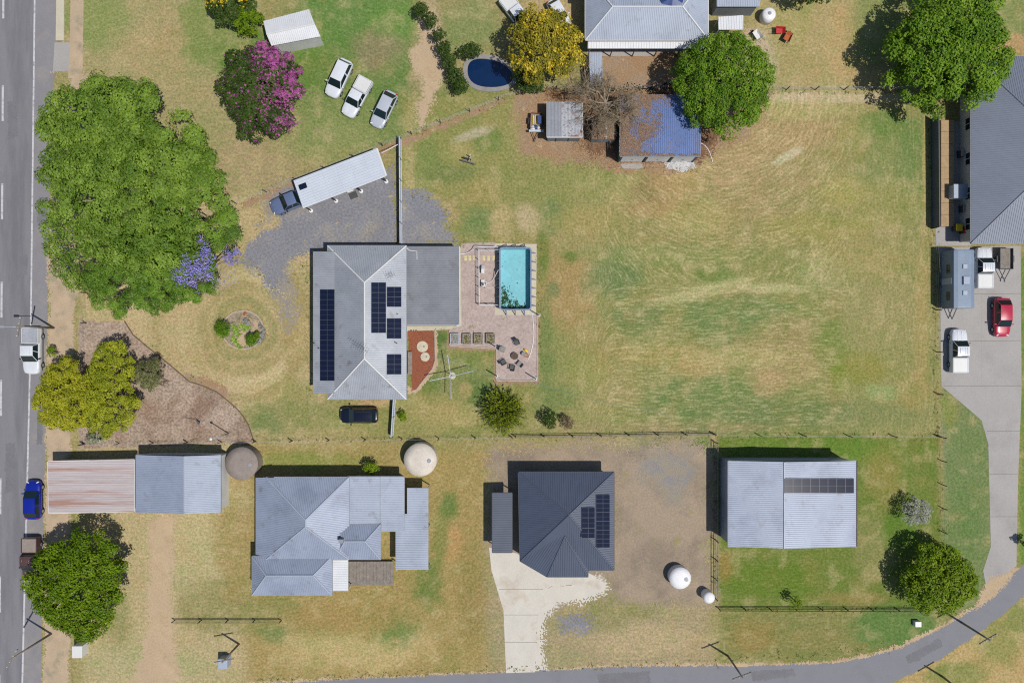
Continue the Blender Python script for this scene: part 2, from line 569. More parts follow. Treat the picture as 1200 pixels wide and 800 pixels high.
def patch(name, pts, z, material, cell=.12, amp=.5, nsc=1.6, seed=1, stip=None):
    P = [tuple(W(*p)[:2]) for p in pts]
    a = np.array(P)
    x0, y0 = a.min(0) - amp - .3
    x1, y1 = a.max(0) + amp + .3
    nx, ny = int((x1 - x0) / cell) + 1, int((y1 - y0) / cell) + 1
    gx = x0 + np.arange(nx + 1) * cell
    gy = y0 + np.arange(ny + 1) * cell
    CX, CY = np.meshgrid(gx[:-1] + cell / 2, gy[:-1] + cell / 2, indexing='ij')
    sd = poly_sd(CX, CY, P) + (fbm(CX, CY, nsc, seed, 5) - .5) * 2.6 * amp
    sd = sd + (np.random.RandomState(seed).rand(*sd.shape) - .5) * (amp * 1.5 if stip is None else stip)
    keep = sd < 0
    ii, jj = np.nonzero(keep)
    idx = -np.ones((nx + 1, ny + 1), int)
    used = np.zeros((nx + 1, ny + 1), bool)
    for di in (0, 1):
        for dj in (0, 1):
            used[ii + di, jj + dj] = True
    idx[used] = np.arange(used.sum())
    GX, GY = np.meshgrid(gx, gy, indexing='ij')
    V = np.stack([GX[used], GY[used], np.full(used.sum(), z)], 1)
    F = np.stack([idx[ii, jj], idx[ii + 1, jj], idx[ii + 1, jj + 1], idx[ii, jj + 1]], 1)
    o = mesh_np(name, V, F, material)
    o['kind'] = 'structure'
    return o


def slab(name, pts, z, material, z0=-.1):
    o = MB().prism([tuple(W(*p)[:2]) for p in pts], z0, z).build(name, material)
    o['kind'] = 'structure'
    return o


# ------------------------------------------------------------------ ground
def ground():
    step = .22
    xs = np.concatenate([[-400, -200, -120, -90, -75], np.arange(-66, 66.01, step), [75, 90, 120, 200, 400]])
    ys = np.concatenate([[-400, -200, -120, -80, -58], np.arange(-46, 46.01, step), [58, 80, 120, 200, 400]])
    X, Y = np.meshgrid(xs, ys, indexing='ij')
    PX, PY = X * 10 + 600, 400 - Y * 10
    Kk = 1 / KALB
    def lc(c):
        return np.array([lin(v) * Kk for v in c])
    col_ = np.ones(X.shape + (3,)) * lc((158, 144, 94))
    straw_amt = np.full(X.shape, .35)
    wob = (fbm(X, Y, 5.0, 3, 4) - .5) * 1.6
    wob2 = (fbm(X, Y, 2.2, 23, 4) - .5) * 1.6
    wob3 = (fbm(X, Y, .9, 63, 3) - .5) * 1.6
    def ring(px, py, r, w, c, a, cond=None):
        d = np.abs(np.hypot(PX - px, PY - py) + wob * 9 + wob2 * 4 - r) / w
        m = a * (1 - sstep(.4, 1.2, d + wob3 * .5))
        if cond is not None:
            m = m * cond
        col_[...] = col_ * (1 - m[..., None]) + lc(c) * m[..., None]
    def paint(px, py, rx, ry, c, a=.8, soft=.4, ang=0, w=.55):
        ca, sa = math.cos(R(ang)), math.sin(R(ang))
        dx, dy = PX - px, PY - py
        u, v = (dx * ca + dy * sa) / rx, (-dx * sa + dy * ca) / ry
        d = np.sqrt(u * u + v * v) + w * wob + w * .75 * wob2 + w * .7 * wob3
        m = a * (1 - sstep(1 - soft, 1 + soft, d))
        col_[...] = col_ * (1 - m[..., None]) + lc(c) * m[..., None]
    def rect(x0, y0, x1, y1, c, a=.9, soft=14, w=14):
        d = np.maximum(np.maximum(x0 - PX, PX - x1), np.maximum(y0 - PY, PY - y1)) + (wob + wob2 * .5 + wob3 * .4) * w
        m = a * (1 - sstep(-soft, soft, d))
        col_[...] = col_ * (1 - m[..., None]) + lc(c) * m[..., None]
    straw, tan, olive, green, deep = (192, 170, 126), (176, 148, 104), (152, 141, 84), (124, 130, 78), (96, 118, 64)
    # neighbours to the top
    rect(80, -40, 300, 260, (168, 152, 108))
    paint(120, 20, 40, 40, (140, 146, 84)); paint(190, 60, 50, 40, (176, 152, 108)); paint(230, 180, 40, 60, (158, 148, 100))
    paint(300, 200, 60, 40, (170, 148, 110)); paint(250, 30, 40, 60, (128, 140, 74))
    rect(350, -40, 520, 170, (122, 136, 76)); paint(400, 20, 60, 40, (108, 134, 68), .9); paint(470, 20, 40, 20, (110, 140, 66))
    paint(440, 60, 26, 22, (150, 130, 100), .7); paint(380, 160, 60, 30, (146, 146, 90)); paint(470, 110, 30, 30, (110, 130, 68))
    paint(330, 75, 70, 40, (100, 130, 52), .7)
    rect(490, -40, 690, 110, (158, 144, 96)); paint(505, 60, 14, 60, (178, 152, 122), .9); paint(490, 130, 14, 30, (176, 152, 116), .7)
    paint(645, 12, 40, 20, (186, 156, 116), .8); paint(555, 30, 30, 30, (132, 140, 84))
    paint(540, 115, 50, 20, (112, 126, 66), .8)
    rect(700, 45, 790, 110, (150, 122, 94)); paint(735, 85, 35, 20, (168, 130, 92), .8)
    rect(880, -40, 1040, 110, (178, 156, 108)); paint(930, 20, 20, 30, (164, 152, 92)); paint(985, 50, 20, 50, (188, 156, 108)); paint(890, 70, 20, 40, (190, 168, 138), .9)
    rect(1000, -40, 1240, 70, (138, 142, 84)); paint(1185, 55, 30, 12, (190, 150, 108), .9)
    # front yard
    rect(95, 230, 380, 520, (190, 164, 124), soft=8, w=6)
    paint(200, 360, 60, 44, (198, 172, 132), .7); paint(285, 388, 95, 92, (172, 150, 106), .55); paint(285, 388, 62, 60, (186, 162, 116), .7)
    paint(285, 388, 40, 38, (160, 146, 92), .7); paint(330, 350, 22, 50, (186, 164, 122), .8); paint(320, 455, 40, 20, (186, 160, 108), .7)
    paint(300, 245, 18, 26, (184, 160, 116), .8)
    ring(285, 388, 34, 6, (146, 138, 88), .6); ring(285, 388, 63, 7, (198, 176, 134), .75, sstep(240, 290, PX)); ring(285, 388, 50, 7, (156, 140, 90), .5); ring(285, 388, 80, 6, (150, 136, 86), .45, sstep(200, 300, PX))
    ring(285, 388, 98, 5, (158, 140, 92), .4, (PX < 300) * (PY < 440)); ring(285, 388, 72, 3, (196, 174, 132), .5)
    paint(345, 400, 14, 80, (166, 144, 92), .7); paint(335, 490, 60, 24, (142, 138, 84), .85); paint(350, 470, 20, 30, (140, 140, 80), .6)
    paint(420, 497, 50, 18, (146, 142, 84), .9); paint(315, 500, 18, 20, (120, 132, 82), .5); paint(380, 508, 50, 8, (168, 150, 100), .6)
    paint(428, 472, 8, 5, (184, 152, 116), .9); paint(450, 472, 12, 4, (188, 156, 116), .9)
    # north yard
    rect(470, 110, 600, 288, (150, 142, 84), soft=8, w=6)
    paint(495, 190, 18, 30, (132, 138, 78), .8); paint(530, 205, 30, 12, (122, 130, 74), .8); paint(570, 165, 18, 14, (120, 134, 70), .8)
    paint(500, 238, 26, 12, (184, 162, 112), .9); paint(525, 245, 16, 18, (172, 146, 104), .8); paint(560, 262, 22, 20, (118, 134, 80), .8)
    paint(588, 262, 16, 22, (184, 160, 114), .8); paint(555, 157, 22, 6, (184, 168, 140), .8, ang=-20); paint(540, 178, 16, 12, (168, 152, 96), .6)
    paint(560, 225, 24, 16, (158, 142, 84), .7); paint(480, 210, 6, 40, (178, 158, 112), .7)
    # back yard
    rect(458, 385, 640, 512, (142, 138, 80), soft=6, w=5)
    paint(517, 408, 9, 20, (92, 116, 58), .95); paint(550, 430, 30, 14, (128, 134, 74), .8); paint(560, 460, 22, 20, (108, 124, 68), .8)
    paint(505, 450, 14, 12, (112, 128, 62), .7); paint(525, 485, 40, 18, (174, 154, 100), .8); paint(490, 480, 18, 16, (160, 148, 92), .7)
    paint(546, 458, 8, 10, (178, 152, 102), .8); paint(480, 500, 20, 8, (150, 142, 86)); paint(575, 412, 10, 6, (110, 130, 60), .7)
    # top right lot
    rect(600, 104, 1094, 288, (158, 144, 92), soft=5, w=3)
    paint(640, 220, 46, 30, (142, 140, 82), .85); paint(700, 210, 50, 24, (150, 144, 86), .7); paint(618, 255, 14, 16, (188, 166, 128), .8)
    paint(645, 255, 14, 22, (116, 132, 82), .6); paint(740, 225, 24, 22, (180, 158, 108), .6); paint(765, 222, 26, 22, (158, 132, 90), .85)
    paint(800, 215, 30, 26, (182, 150, 102), .7); paint(760, 245, 30, 10, (172, 138, 94), .6); paint(690, 260, 40, 16, (170, 150, 94), .6)
    paint(880, 185, 70, 60, (178, 150, 108), .9); paint(930, 150, 60, 36, (176, 148, 104), .9); paint(905, 235, 50, 30, (164, 144, 98), .7)
    paint(940, 190, 26, 14, (156, 142, 92), .6); paint(1000, 160, 22, 20, (160, 148, 86), .7); paint(1010, 180, 14, 14, (150, 136, 72), .7)
    paint(1040, 190, 44, 50, (138, 140, 84), .85); paint(1070, 200, 18, 80, (124, 136, 78), .8); paint(1030, 145, 26, 14, (116, 134, 66), .8)
    paint(1030, 240, 50, 26, (156, 146, 86), .7); paint(985, 225, 28, 22, (170, 156, 92), .7); paint(960, 265, 60, 16, (160, 148, 84), .7)
    paint(960, 115, 90, 7, (196, 172, 138), .95, w=.2); paint(950, 128, 60, 10, (184, 168, 114), .6); paint(1084, 200, 3, 60, (186, 158, 104), .7, w=.2)
    paint(925, 182, 20, 5, (206, 190, 158), .7, ang=-28, w=.4); paint(820, 255, 40, 20, (174, 158, 100), .6)
    # bottom right lot
    rect(628, 290, 1098, 512, (150, 143, 88), soft=4, w=2)
    paint(665, 345, 34, 56, (170, 140, 92), .85); paint(636, 300, 8, 30, (110, 124, 56), .8); paint(668, 300, 12, 8, (104, 122, 52), .8)
    paint(648, 340, 8, 10, (112, 128, 84), .6); paint(722, 325, 30, 30, (122, 132, 84), .85); paint(745, 372, 36, 20, (126, 134, 84), .7)
    paint(790, 300, 70, 14, (152, 148, 92), .7); paint(830, 340, 60, 8, (186, 170, 122), .85, ang=-14, w=.3); paint(900, 338, 46, 6, (190, 174, 126), .8, w=.3)
    paint(840, 320, 20, 10, (118, 134, 70), .7); paint(840, 380, 40, 26, (124, 136, 82), .85); paint(880, 360, 40, 16, (120, 134, 80), .7)
    paint(780, 415, 60, 12, (174, 152, 96), .7); paint(815, 430, 34, 14, (180, 152, 100), .7); paint(700, 400, 30, 26, (164, 142, 92), .7)
    paint(830, 470, 90, 30, (122, 134, 80), .85); paint(720, 460, 36, 26, (164, 146, 96), .7); paint(690, 430, 26, 20, (156, 146, 82), .6)
    paint(650, 470, 24, 18, (122, 132, 76), .7); paint(640, 400, 10, 60, (118, 130, 74), .7); paint(910, 420, 50, 30, (168, 146, 98), .8)
    paint(900, 450, 20, 16, (182, 150, 106), .6); paint(935, 385, 30, 16, (158, 138, 92), .7); paint(980, 400, 24, 30, (128, 138, 68), .6)
    paint(1030, 350, 60, 60, (160, 146, 96), .8); paint(1010, 430, 34, 18, (146, 138, 66), .8); paint(1035, 460, 20, 10, (150, 158, 100), .8)
    paint(960, 485, 110, 18, (124, 132, 82), .8); paint(985, 440, 12, 20, (134, 140, 60), .7); paint(1070, 460, 20, 20, (160, 142, 84), .7)
    paint(1080, 380, 8, 90, (174, 150, 96), .6, w=.3); paint(1010, 305, 60, 20, (162, 146, 90), .7); paint(960, 320, 26, 20, (170, 160, 110), .6)
    paint(860, 420, 60, 10, (182, 164, 112), .6); paint(760, 500, 130, 6, (158, 140, 98), .6)
    # bottom neighbours
    rect(90, 515, 300, 830, (186, 164, 124)); paint(255, 705, 50, 32, (146, 138, 86), .8); paint(170, 780, 60, 20, (180, 164, 122)); paint(230, 640, 50, 40, (188, 170, 124), .7)
    paint(275, 640, 22, 60, (164, 138, 84), .7); paint(140, 720, 14, 30, (150, 140, 92), .7); paint(190, 690, 12, 110, (192, 166, 130), .8, w=.25)
    rect(288, 520, 572, 800, (166, 142, 88)); paint(360, 540, 60, 12, (142, 142, 74), .8); paint(320, 720, 40, 24, (140, 136, 80), .8); paint(350, 745, 40, 12, (118, 134, 80), .7)
    paint(420, 760, 90, 24, (192, 166, 116), .85); paint(525, 590, 14, 22, (84, 122, 56), .7, soft=.7, w=1.1); paint(508, 685, 16, 22, (96, 124, 56), .7, soft=.7, w=1.1); paint(462, 738, 18, 16, (92, 126, 60), .7, soft=.7, w=1.1)
    paint(532, 640, 12, 24, (188, 146, 96), .8); paint(515, 620, 10, 30, (126, 132, 70), .7); paint(550, 700, 20, 60, (150, 130, 78), .6); paint(400, 725, 60, 20, (168, 138, 84), .7)
    paint(600, 535, 40, 14, (190, 152, 104), .8)
    rect(572, 518, 838, 790, (170, 150, 116)); paint(770, 540, 40, 30, (142, 136, 108), .8); paint(820, 530, 24, 12, (112, 132, 60), .8); paint(750, 625, 30, 50, (150, 130, 108), .8)
    paint(730, 710, 60, 16, (146, 138, 88), .8); paint(770, 750, 70, 20, (184, 160, 122), .8); paint(690, 730, 40, 10, (142, 136, 90), .6); paint(738, 560, 20, 40, (174, 152, 122), .8)
    rect(842, 512, 1102, 716, (112, 126, 52), soft=4, w=5); paint(960, 525, 120, 14, (112, 132, 50), .9); paint(1040, 560, 24, 40, (150, 136, 72), .7); paint(1020, 640, 24, 40, (150, 140, 90), .6)
    paint(900, 680, 60, 20, (108, 126, 44), .9); paint(1070, 560, 16, 30, (124, 132, 64), .8); paint(850, 660, 10, 20, (160, 130, 74), .7); paint(1000, 700, 40, 10, (156, 134, 80), .7); paint(1055, 620, 20, 24, (100, 126, 44), .8)
    rect(842, 716, 1130, 778, (136, 132, 76), soft=4, w=5); paint(1050, 735, 50, 24, (106, 130, 68), .9); paint(880, 745, 30, 20, (160, 132, 78), .7); paint(960, 750, 30, 12, (150, 134, 82), .6)
    rect(1104, 440, 1162, 720, (122, 134, 84), soft=4, w=4); paint(1130, 600, 20, 50, (116, 132, 78), .8); paint(1112, 480, 10, 20, (140, 142, 70), .7)
    rect(1196, 300, 1260, 660, (112, 138, 54), soft=4, w=4)
    # right bottom corner past the side road
    d = (PX - 1040) * .6 + (PY - 800) * 1.0
    m = sstep(0, 14, (PY - (800 - (PX - 1040) * .66)) + wob * 8) * (PX > 1030)
    cc = lc((186, 156, 104))
    col_[...] = col_ * (1 - m[..., None]) + cc * m[..., None]
    paint(1120, 790, 34, 14, (128, 136, 70), .8); paint(1170, 755, 20, 24, (140, 140, 78), .6); paint(1195, 725, 14, 14, (130, 138, 76), .7)
    # broad colour drift
    f1 = fbm(X, Y, 3.2, 101, 5)
    f2 = fbm(X, Y, 1.4, 202, 4)
    g = sstep(.46, .72, f1)[..., None] * .34
    col_[...] = col_ * (1 - g) + col_ * np.array([.72, .93, .70]) * g
    g = sstep(.52, .75, f2)[..., None] * .36
    col_[...] = col_ * (1 - g) + lc((190, 168, 122)) * g
    g = sstep(.55, .8, fbm(X, Y, 2.4, 303, 4))[..., None] * .16
    col_[...] = col_ * (1 - g) + lc((176, 138, 88)) * g
    lum = (col_ * np.array([.3, .6, .1])).sum(-1, keepdims=True)
    col_[...] = (col_ * .94 + lum * .06) * np.array([.97, 1.01, .955])
    mean = lc((160, 146, 94))
    col_[...] = mean * np.clip(col_ / mean, .05, 4) ** 1.12
    # mowing field: streaks follow its level lines
    r1 = np.hypot(X - W(850, 110)[0], Y - W(850, 110)[1])
    r2 = np.hypot(X - W(285, 388)[0], Y - W(285, 388)[1])
    mow = Y + .6 * np.sin(X * .13) + .9 * (fbm(X, Y, 6.0, 77, 3) - .5)
    a1 = (1 - sstep(150, 240, np.hypot(PX - 850, (PY - 150)))) * (PY < 330)
    mow = mow * (1 - a1) + (r1 * -1.0 + 20 + 1.2 * (fbm(X, Y, 5.0, 78, 3) - .5)) * a1
    a2 = sstep(990, 1040, PX)
    mow = mow * (1 - a2) + X * a2
    a3 = 1 - sstep(600, 720, PX)
    mow = mow * (1 - a3) + (r2 + 7) * a3
    straw_amt = .30 + .70 * sstep(640, 720, PX) * (1 - sstep(1098, 1102, PX)) * (PY < 512) * (PY > 105)
    straw_amt *= 1 - .5 * sstep(940, 1040, PX)
    me = bpy.data.meshes.new('ground')
    nx, ny = X.shape
    V = np.stack([X.ravel(), Y.ravel(), np.zeros(X.size)], 1)
    ii, jj = np.meshgrid(np.arange(nx - 1), np.arange(ny - 1), indexing='ij')
    a = ii * ny + jj
    F = np.stack([a, a + ny, a + ny + 1, a + 1], -1).reshape(-1, 4)
    o = mesh_np('ground', V, F, M['lawn'])
    off = OFF[o.name]
    me = o.data
    at = me.color_attributes.new('turf', 'FLOAT_COLOR', 'POINT')
    rgba = np.concatenate([np.clip(col_, 0, 1).reshape(-1, 3), straw_amt.reshape(-1, 1)], 1)
    at.data.foreach_set('color', rgba.astype(np.float32).ravel())
    at = me.attributes.new('mow', 'FLOAT', 'POINT')
    at.data.foreach_set('value', mow.astype(np.float32).ravel())
    o['kind'] = 'structure'
    return o


def lawn_mat():
    m, nt, bs, out = new_mat('lawn')
    geo = nd(nt, 'ShaderNodeNewGeometry')
    pos = geo.outputs['Position']
    at = nd(nt, 'ShaderNodeAttribute', attribute_name='turf')
    mw = nd(nt, 'ShaderNodeAttribute', attribute_name='mow')
    base = at.outputs['Color']
    sep = nd(nt, 'ShaderNodeSeparateXYZ')
    nt.links.new(pos, sep.inputs[0])
    cmb = nd(nt, 'ShaderNodeCombineXYZ')
    for i, (src, k) in enumerate(((sep.outputs[0], .75), (sep.outputs[1], .75), (mw.outputs['Fac'], 4.6))):
        mm = nd(nt, 'ShaderNodeMath', operation='MULTIPLY')
        nt.links.new(src, mm.inputs[0])
        mm.inputs[1].default_value = k
        nt.links.new(mm.outputs[0], cmb.inputs[i])
    st = noise(nt, cmb.outputs[0], 1.0, 2.5, .6)
    f = remap(nt, st, .53, .62, 0, .62)
    mm = nd(nt, 'ShaderNodeMath', operation='MULTIPLY')
    nt.links.new(f, mm.inputs[0])
    nt.links.new(at.outputs['Alpha'], mm.inputs[1])
    light = mixc(nt, .45, vscale(nt, base, 1.25), C(204, 190, 148))
    cc = mixc(nt, mm.outputs[0], base, light)
    f = remap(nt, st, .37, .45, .6, 0)
    mm2 = nd(nt, 'ShaderNodeMath', operation='MULTIPLY')
    nt.links.new(f, mm2.inputs[0])
    nt.links.new(at.outputs['Alpha'], mm2.inputs[1])
    cc = mixc(nt, mm2.outputs[0], cc, vmul(nt, base, (.70, .86, .70)))
    # clumps
    n1 = noise(nt, pos, 1.1, 5, .65)
    cc = mixc(nt, remap(nt, n1, .48, .62, 0, .5), cc, vmul(nt, cc, (.76, .92, .72)))
    n2 = noise(nt, pos, 2.6, 5, .7)
    cc = mixc(nt, remap(nt, n2, .50, .64, 0, .42), cc, vmul(nt, cc, (1.28, 1.22, 1.30)))
    n3 = noise(nt, pos, 3.6, 3, .85)
    cc = vscale(nt, cc, remap(nt, n3, .36, .64, .72, 1.28))
    n5 = noise(nt, pos, 3.4, 3, .6)
    cc = mixc(nt, remap(nt, n5, .58, .70, 0, .28), cc, vmul(nt, cc, (1.12, .88, .72)))
    nt.links.new(cc, bs.inputs['Base Color'])
    bs.inputs['Roughness'].default_value = .95
    bs.inputs['Specular IOR Level'].default_value = .1
    bump(nt, bs, n3, .55, .06)
    return m


M['lawn'] = lawn_mat()
ground()

# roads
slab('road', [(-300, -200), (-300, 1000), (24, 1000), (26, 800), (36, 400), (42, 0), (45, -200)], .010, M['asphalt'])
slab('road_shoulder', [(45, -200), (42, 0), (36, 400), (26, 800), (24, 1000), (45, 1000), (48, 800), (53, 520), (55, 380), (60, 180), (64, 85), (67, 0), (70, -200)], .006, M['asphalt_shoulder'])
for y in range(-12, 100, 12):
    pass
for i, yy in enumerate((-20, 100, 215, 330, 445, 560, 675, 790)):
    x = 4 - yy * .006
    slab('lane_marking', [(x - 1.2, yy), (x + 1.2, yy), (x + 1.0, yy + 42), (x - 1.4, yy + 42)], .016, M['road_paint'])
slab('edge_line', [(40.2, -40), (42.2, -40), (36.9, 400), (27.2, 800), (25.2, 800), (35.0, 400)], .016, M['road_paint'])
slab('kerb', [(67.5, -60), (76, -60), (75.5, 48), (66, 48)], .12, M['concrete_cream'])
slab('footpath', [(84, -60), (99, -60), (97, 80), (94, 92), (80, 92), (82, 40)], .02, M['tan_strip'])
slab('driveway_crossover', [(64, 50), (82, 50), (82, 84), (62, 84)], .014, M['concrete_grey'])
patch('verge', [(60, 84), (82, 88), (80, 130), (62, 220), (56, 330), (58, 345), (54, 430), (54, 540), (50, 800), (49, 830), (82, 830), (82, 560), (86, 380), (92, 330), (96, 300), (98, 240), (102, 120), (98, 90)], .008, M['tan_strip'], amp=.3, seed=5)
side = [(240, 830), (300, 801), (380, 797), (560, 788.5), (740, 780.5), (820, 780), (900, 780), (980, 776), (1020, 769), (1052, 760), (1085, 745), (1112, 731), (1143, 712), (1168, 691), (1185, 675), (1210, 650), (1260, 600), (1260, 640), (1200, 698), (1172, 722), (1146, 742), (1103, 771), (1072, 787), (1045, 800), (1010, 815), (950, 826), (840, 836), (560, 846), (300, 850)]
patch('side_road', side, .012, M['asphalt_side'], amp=.12, nsc=.9, seed=9)
patch('side_road_edge', [(290, 800), (380, 795), (560, 786.5), (740, 778), (820, 776), (900, 776.5), (980, 773), (1020, 765), (1052, 756), (1085, 741), (1112, 727), (1143, 708), (1168, 687), (1190, 662), (1200, 670), (1110, 740), (1010, 778), (820, 790), (300, 806)], .008, M['sand_drive'], amp=.25, nsc=.9, seed=10)
slab('concrete_driveway', [(1101, 290), (1196, 288), (1197, 460), (1193, 560), (1191, 662), (1176, 680), (1156, 690), (1152, 668), (1161, 640), (1158, 520), (1150, 492), (1103, 452)], .014, M['concrete_grey'])
for k, (xa, ya, xb, yb) in enumerate([(1102, 345, 1196, 344), (1102, 400, 1196, 399), (1106, 452, 1196, 452), (1157, 505, 1195, 505), (1159, 555, 1193, 555), (1161, 605, 1192, 605), (1150, 290, 1150, 450)]):
    slab('expansion_joint', [(xa - .25, ya - .25), (xb + .25, yb - .25), (xb + .25, yb + .25), (xa - .25, ya + .25)], .018, M['concrete_joint'], .0)
patch('sand_patch', [(1150, 692), (1160, 676), (1188, 668), (1180, 684), (1160, 702), (1143, 714)], .019, M['sand_drive'], amp=.3, seed=12)
patch('gravel_driveway', [(280, 300), (300, 275), (330, 262), (318, 240), (322, 228), (350, 214), (400, 205), (440, 200), (464, 196), (466, 288), (372, 290), (362, 294), (350, 300), (335, 312), (330, 336), (322, 342), (310, 330), (300, 318), (288, 312)], .010, M['gravel'], amp=.6, nsc=1.5, seed=21)
patch('gravel_driveway', [(469, 222), (490, 226), (505, 228), (518, 238), (524, 252), (522, 262), (532, 276), (536, 286), (469, 288)], .010, M['gravel'], amp=.6, nsc=1.3, seed=22)
patch('thin_gravel', [(310, 232), (330, 222), (345, 214), (352, 240), (340, 252), (322, 256), (312, 270), (306, 262)], .005, M['gravel_thin'], amp=1.0, nsc=1.1, seed=23)
patch('thin_gravel', [(318, 330), (336, 318), (346, 334), (345, 372), (338, 384), (332, 368), (326, 350)], .006, M['gravel_thin'], amp=1.1, nsc=.9, seed=24)
patch('fence_strip', [(285, 243), (440, 184), (596, 118), (596, 112), (440, 176), (285, 236)], .0085, M['bare_dirt'], amp=.35, nsc=1.2, seed=25)
patch('mulch_bed', [(92, 374), (148, 378), (156, 392), (184, 415), (214, 440), (222, 446), (254, 459), (279, 480), (291, 497), (298, 518), (92, 526)], .012, M['mulch'], amp=.18, nsc=1.0, seed=31)
patch('bare_patch', [(218, 440), (240, 440), (262, 452), (270, 470), (252, 460), (226, 449)], .008, M['bare_dirt'], amp=.4, nsc=1.0, seed=32)
patch('dirt_yard', [(603, 112), (640, 104), (840, 106), (850, 150), (840, 168), (822, 196), (790, 204), (724, 200), (700, 188), (650, 186), (614, 176), (608, 150)], .008, M['bare_dirt'], amp=.7, nsc=2.0, seed=33)
patch('litter_strip', [(640, 104), (840, 106), (846, 150), (822, 190), (728, 188), (700, 182), (684, 172), (684, 118), (640, 116)], .012, M['litter_ground'], amp=.7, nsc=1.6, seed=34)
patch('dirt_under_tree', [(840, 108), (905, 108), (898, 128), (880, 150), (856, 172), (838, 178)], .006, M['bare_dirt'], amp=.9, nsc=1.8, seed=35)
slab('patio_gravel', [(540, 285), (580, 284), (580, 369), (630, 369), (629.5, 445), (582, 446), (582, 408), (527, 405), (527, 386), (541, 382)], .018, M['pink_gravel'])
slab('pool_slab', [(580, 285), (629, 286), (628, 369), (580, 369)], .035, M['concrete_cream'])
slab('path', [(539, 290), (541.5, 290), (541.5, 384), (530, 386), (477, 388), (477, 382.5), (538, 382)], .012, M['concrete_cream'])
patch('red_mulch_bed', [(478, 387), (508.5, 387.5), (509.5, 424), (506, 433), (487.5, 456), (482.5, 457), (480, 430)], .012, M['red_mulch'], amp=.06, nsc=.6, seed=36)
patch('mulch_border', [(508, 386), (512, 386), (514, 426), (510, 436), (488, 460), (478, 462), (477, 452), (484, 456), (507, 432)], .008, M['sand_drive'], amp=.12, nsc=.6, seed=37)
patch('patio_border', [(524, 384), (527.5, 384), (527.5, 405), (582.5, 408), (583, 446), (631.5, 446), (632, 370), (630, 370), (632, 450), (579, 450), (579, 411), (524, 409)], .010, M['bare_dirt'], amp=.15, nsc=.7, seed=38)
slab('shed_apron', [(727, 192), (752, 192), (754, 196.5), (748, 198), (730, 197.5)], .03, M['concrete_grey'])
patch('concrete_pad', [(777, 189), (812, 189), (815, 196), (808, 199), (795, 201), (783, 198)], .022, M['concrete_pad'], amp=.15, nsc=.7, seed=39)
slab('concrete_drive', [(573, 641), (606, 648), (640, 674), (690, 671), (700, 676), (680, 684), (645, 686), (634, 700), (628, 742), (627, 787), (593, 788), (590, 715), (576, 668)], .014, M['concrete_white'])
patch('builders_dirt', [(722, 540), (832, 532), (834, 700), (760, 705), (690, 700), (640, 720), (630, 700), (660, 684), (720, 676)], .008, M['builder_dirt'], amp=1.2, nsc=3, seed=40)
patch('house_surround', [(574, 524), (830, 520), (828, 560), (724, 560), (724, 680), (690, 690), (600, 660), (574, 640)], .006, M['builder_dirt'], amp=1.0, nsc=3, seed=41)
for k, (xa, ya, xb, yb) in enumerate([(591, 720, 631, 720), (592, 752, 628, 752), (585, 690, 636, 690), (606, 650, 606, 689)]):
    slab('expansion_joint', [(xa - .2, ya - .2), (xb + .2, yb - .2), (xb + .2, yb + .2), (xa - .2, ya + .2)], .018, M['concrete_joint'], .0)
patch('pale_gravel', [(628, 688), (660, 682), (704, 676), (716, 690), (690, 704), (660, 706), (640, 720), (634, 760), (640, 786), (626, 788), (624, 740)], .010, M['concrete_white'], amp=.5, nsc=1.2, seed=46, stip=.9)
patch('grey_soil', [(755, 530), (800, 526), (812, 560), (800, 600), (775, 590), (760, 560)], .012, M['gravel_thin'], amp=1.2, nsc=2.2, seed=47, stip=1.6)
patch('grey_soil', [(655, 726), (690, 722), (694, 738), (660, 740)], .012, M['gravel'], amp=.6, nsc=1.2, seed=48, stip=1.2)
for k, pp in enumerate(([(9, 120), (20, 118), (21, 160), (10, 163)], [(22, 300), (33, 298), (32, 322), (21, 325)], [(6, 520), (18, 519), (18, 575), (6, 578)], [(44, 470), (51, 470), (50, 520), (43, 521)], [(45, 230), (56, 232), (55, 262), (44, 260)])):
    patch('road_patch', pp, .0125, M['asphalt_patch'], amp=.12, nsc=.8, seed=70 + k, stip=.1)
for k, pp in enumerate(([(700, 790), (760, 786), (762, 800), (702, 804)], [(1060, 768), (1100, 748), (1106, 756), (1066, 778)], [(880, 786), (930, 783), (932, 792), (882, 797)])):
    patch('road_patch', pp, .0165, M['asphalt_patch'], amp=.15, nsc=.8, seed=80 + k, stip=.15)
patch('dirt_drive', [(172, 606), (205, 606), (204, 660), (200, 700), (204, 760), (212, 800), (150, 802), (170, 760), (174, 700)], .006, M['sand_drive'], amp=.5, nsc=2, seed=42)
patch('worn_path', [(486, 20), (508, 10), (516, 50), (522, 90), (512, 110), (500, 140), (492, 156), (488, 130), (496, 100), (480, 80), (478, 60), (492, 52)], .008, M['sand_drive'], amp=.5, nsc=1.6, seed=43)
slab('courtyard', [(688, 46), (830, 46), (832, 60), (770, 62), (762, 66), (700, 66), (688, 62)], .02, M['concrete_grey'])
patch('courtyard_dirt', [(704, 62), (790, 60), (800, 106), (704, 106)], .008, M['bare_dirt'], amp=.3, seed=44)
patch('yard_rubble', [(868, 30), (886, 34), (892, 60), (906, 90), (900, 104), (886, 70)], .008, M['sand_drive'], amp=.4, seed=45)
slab('side_path', [(1094, 142), (1138, 142), (1138, 288), (1097, 288)], .012, M['concrete_grey'])


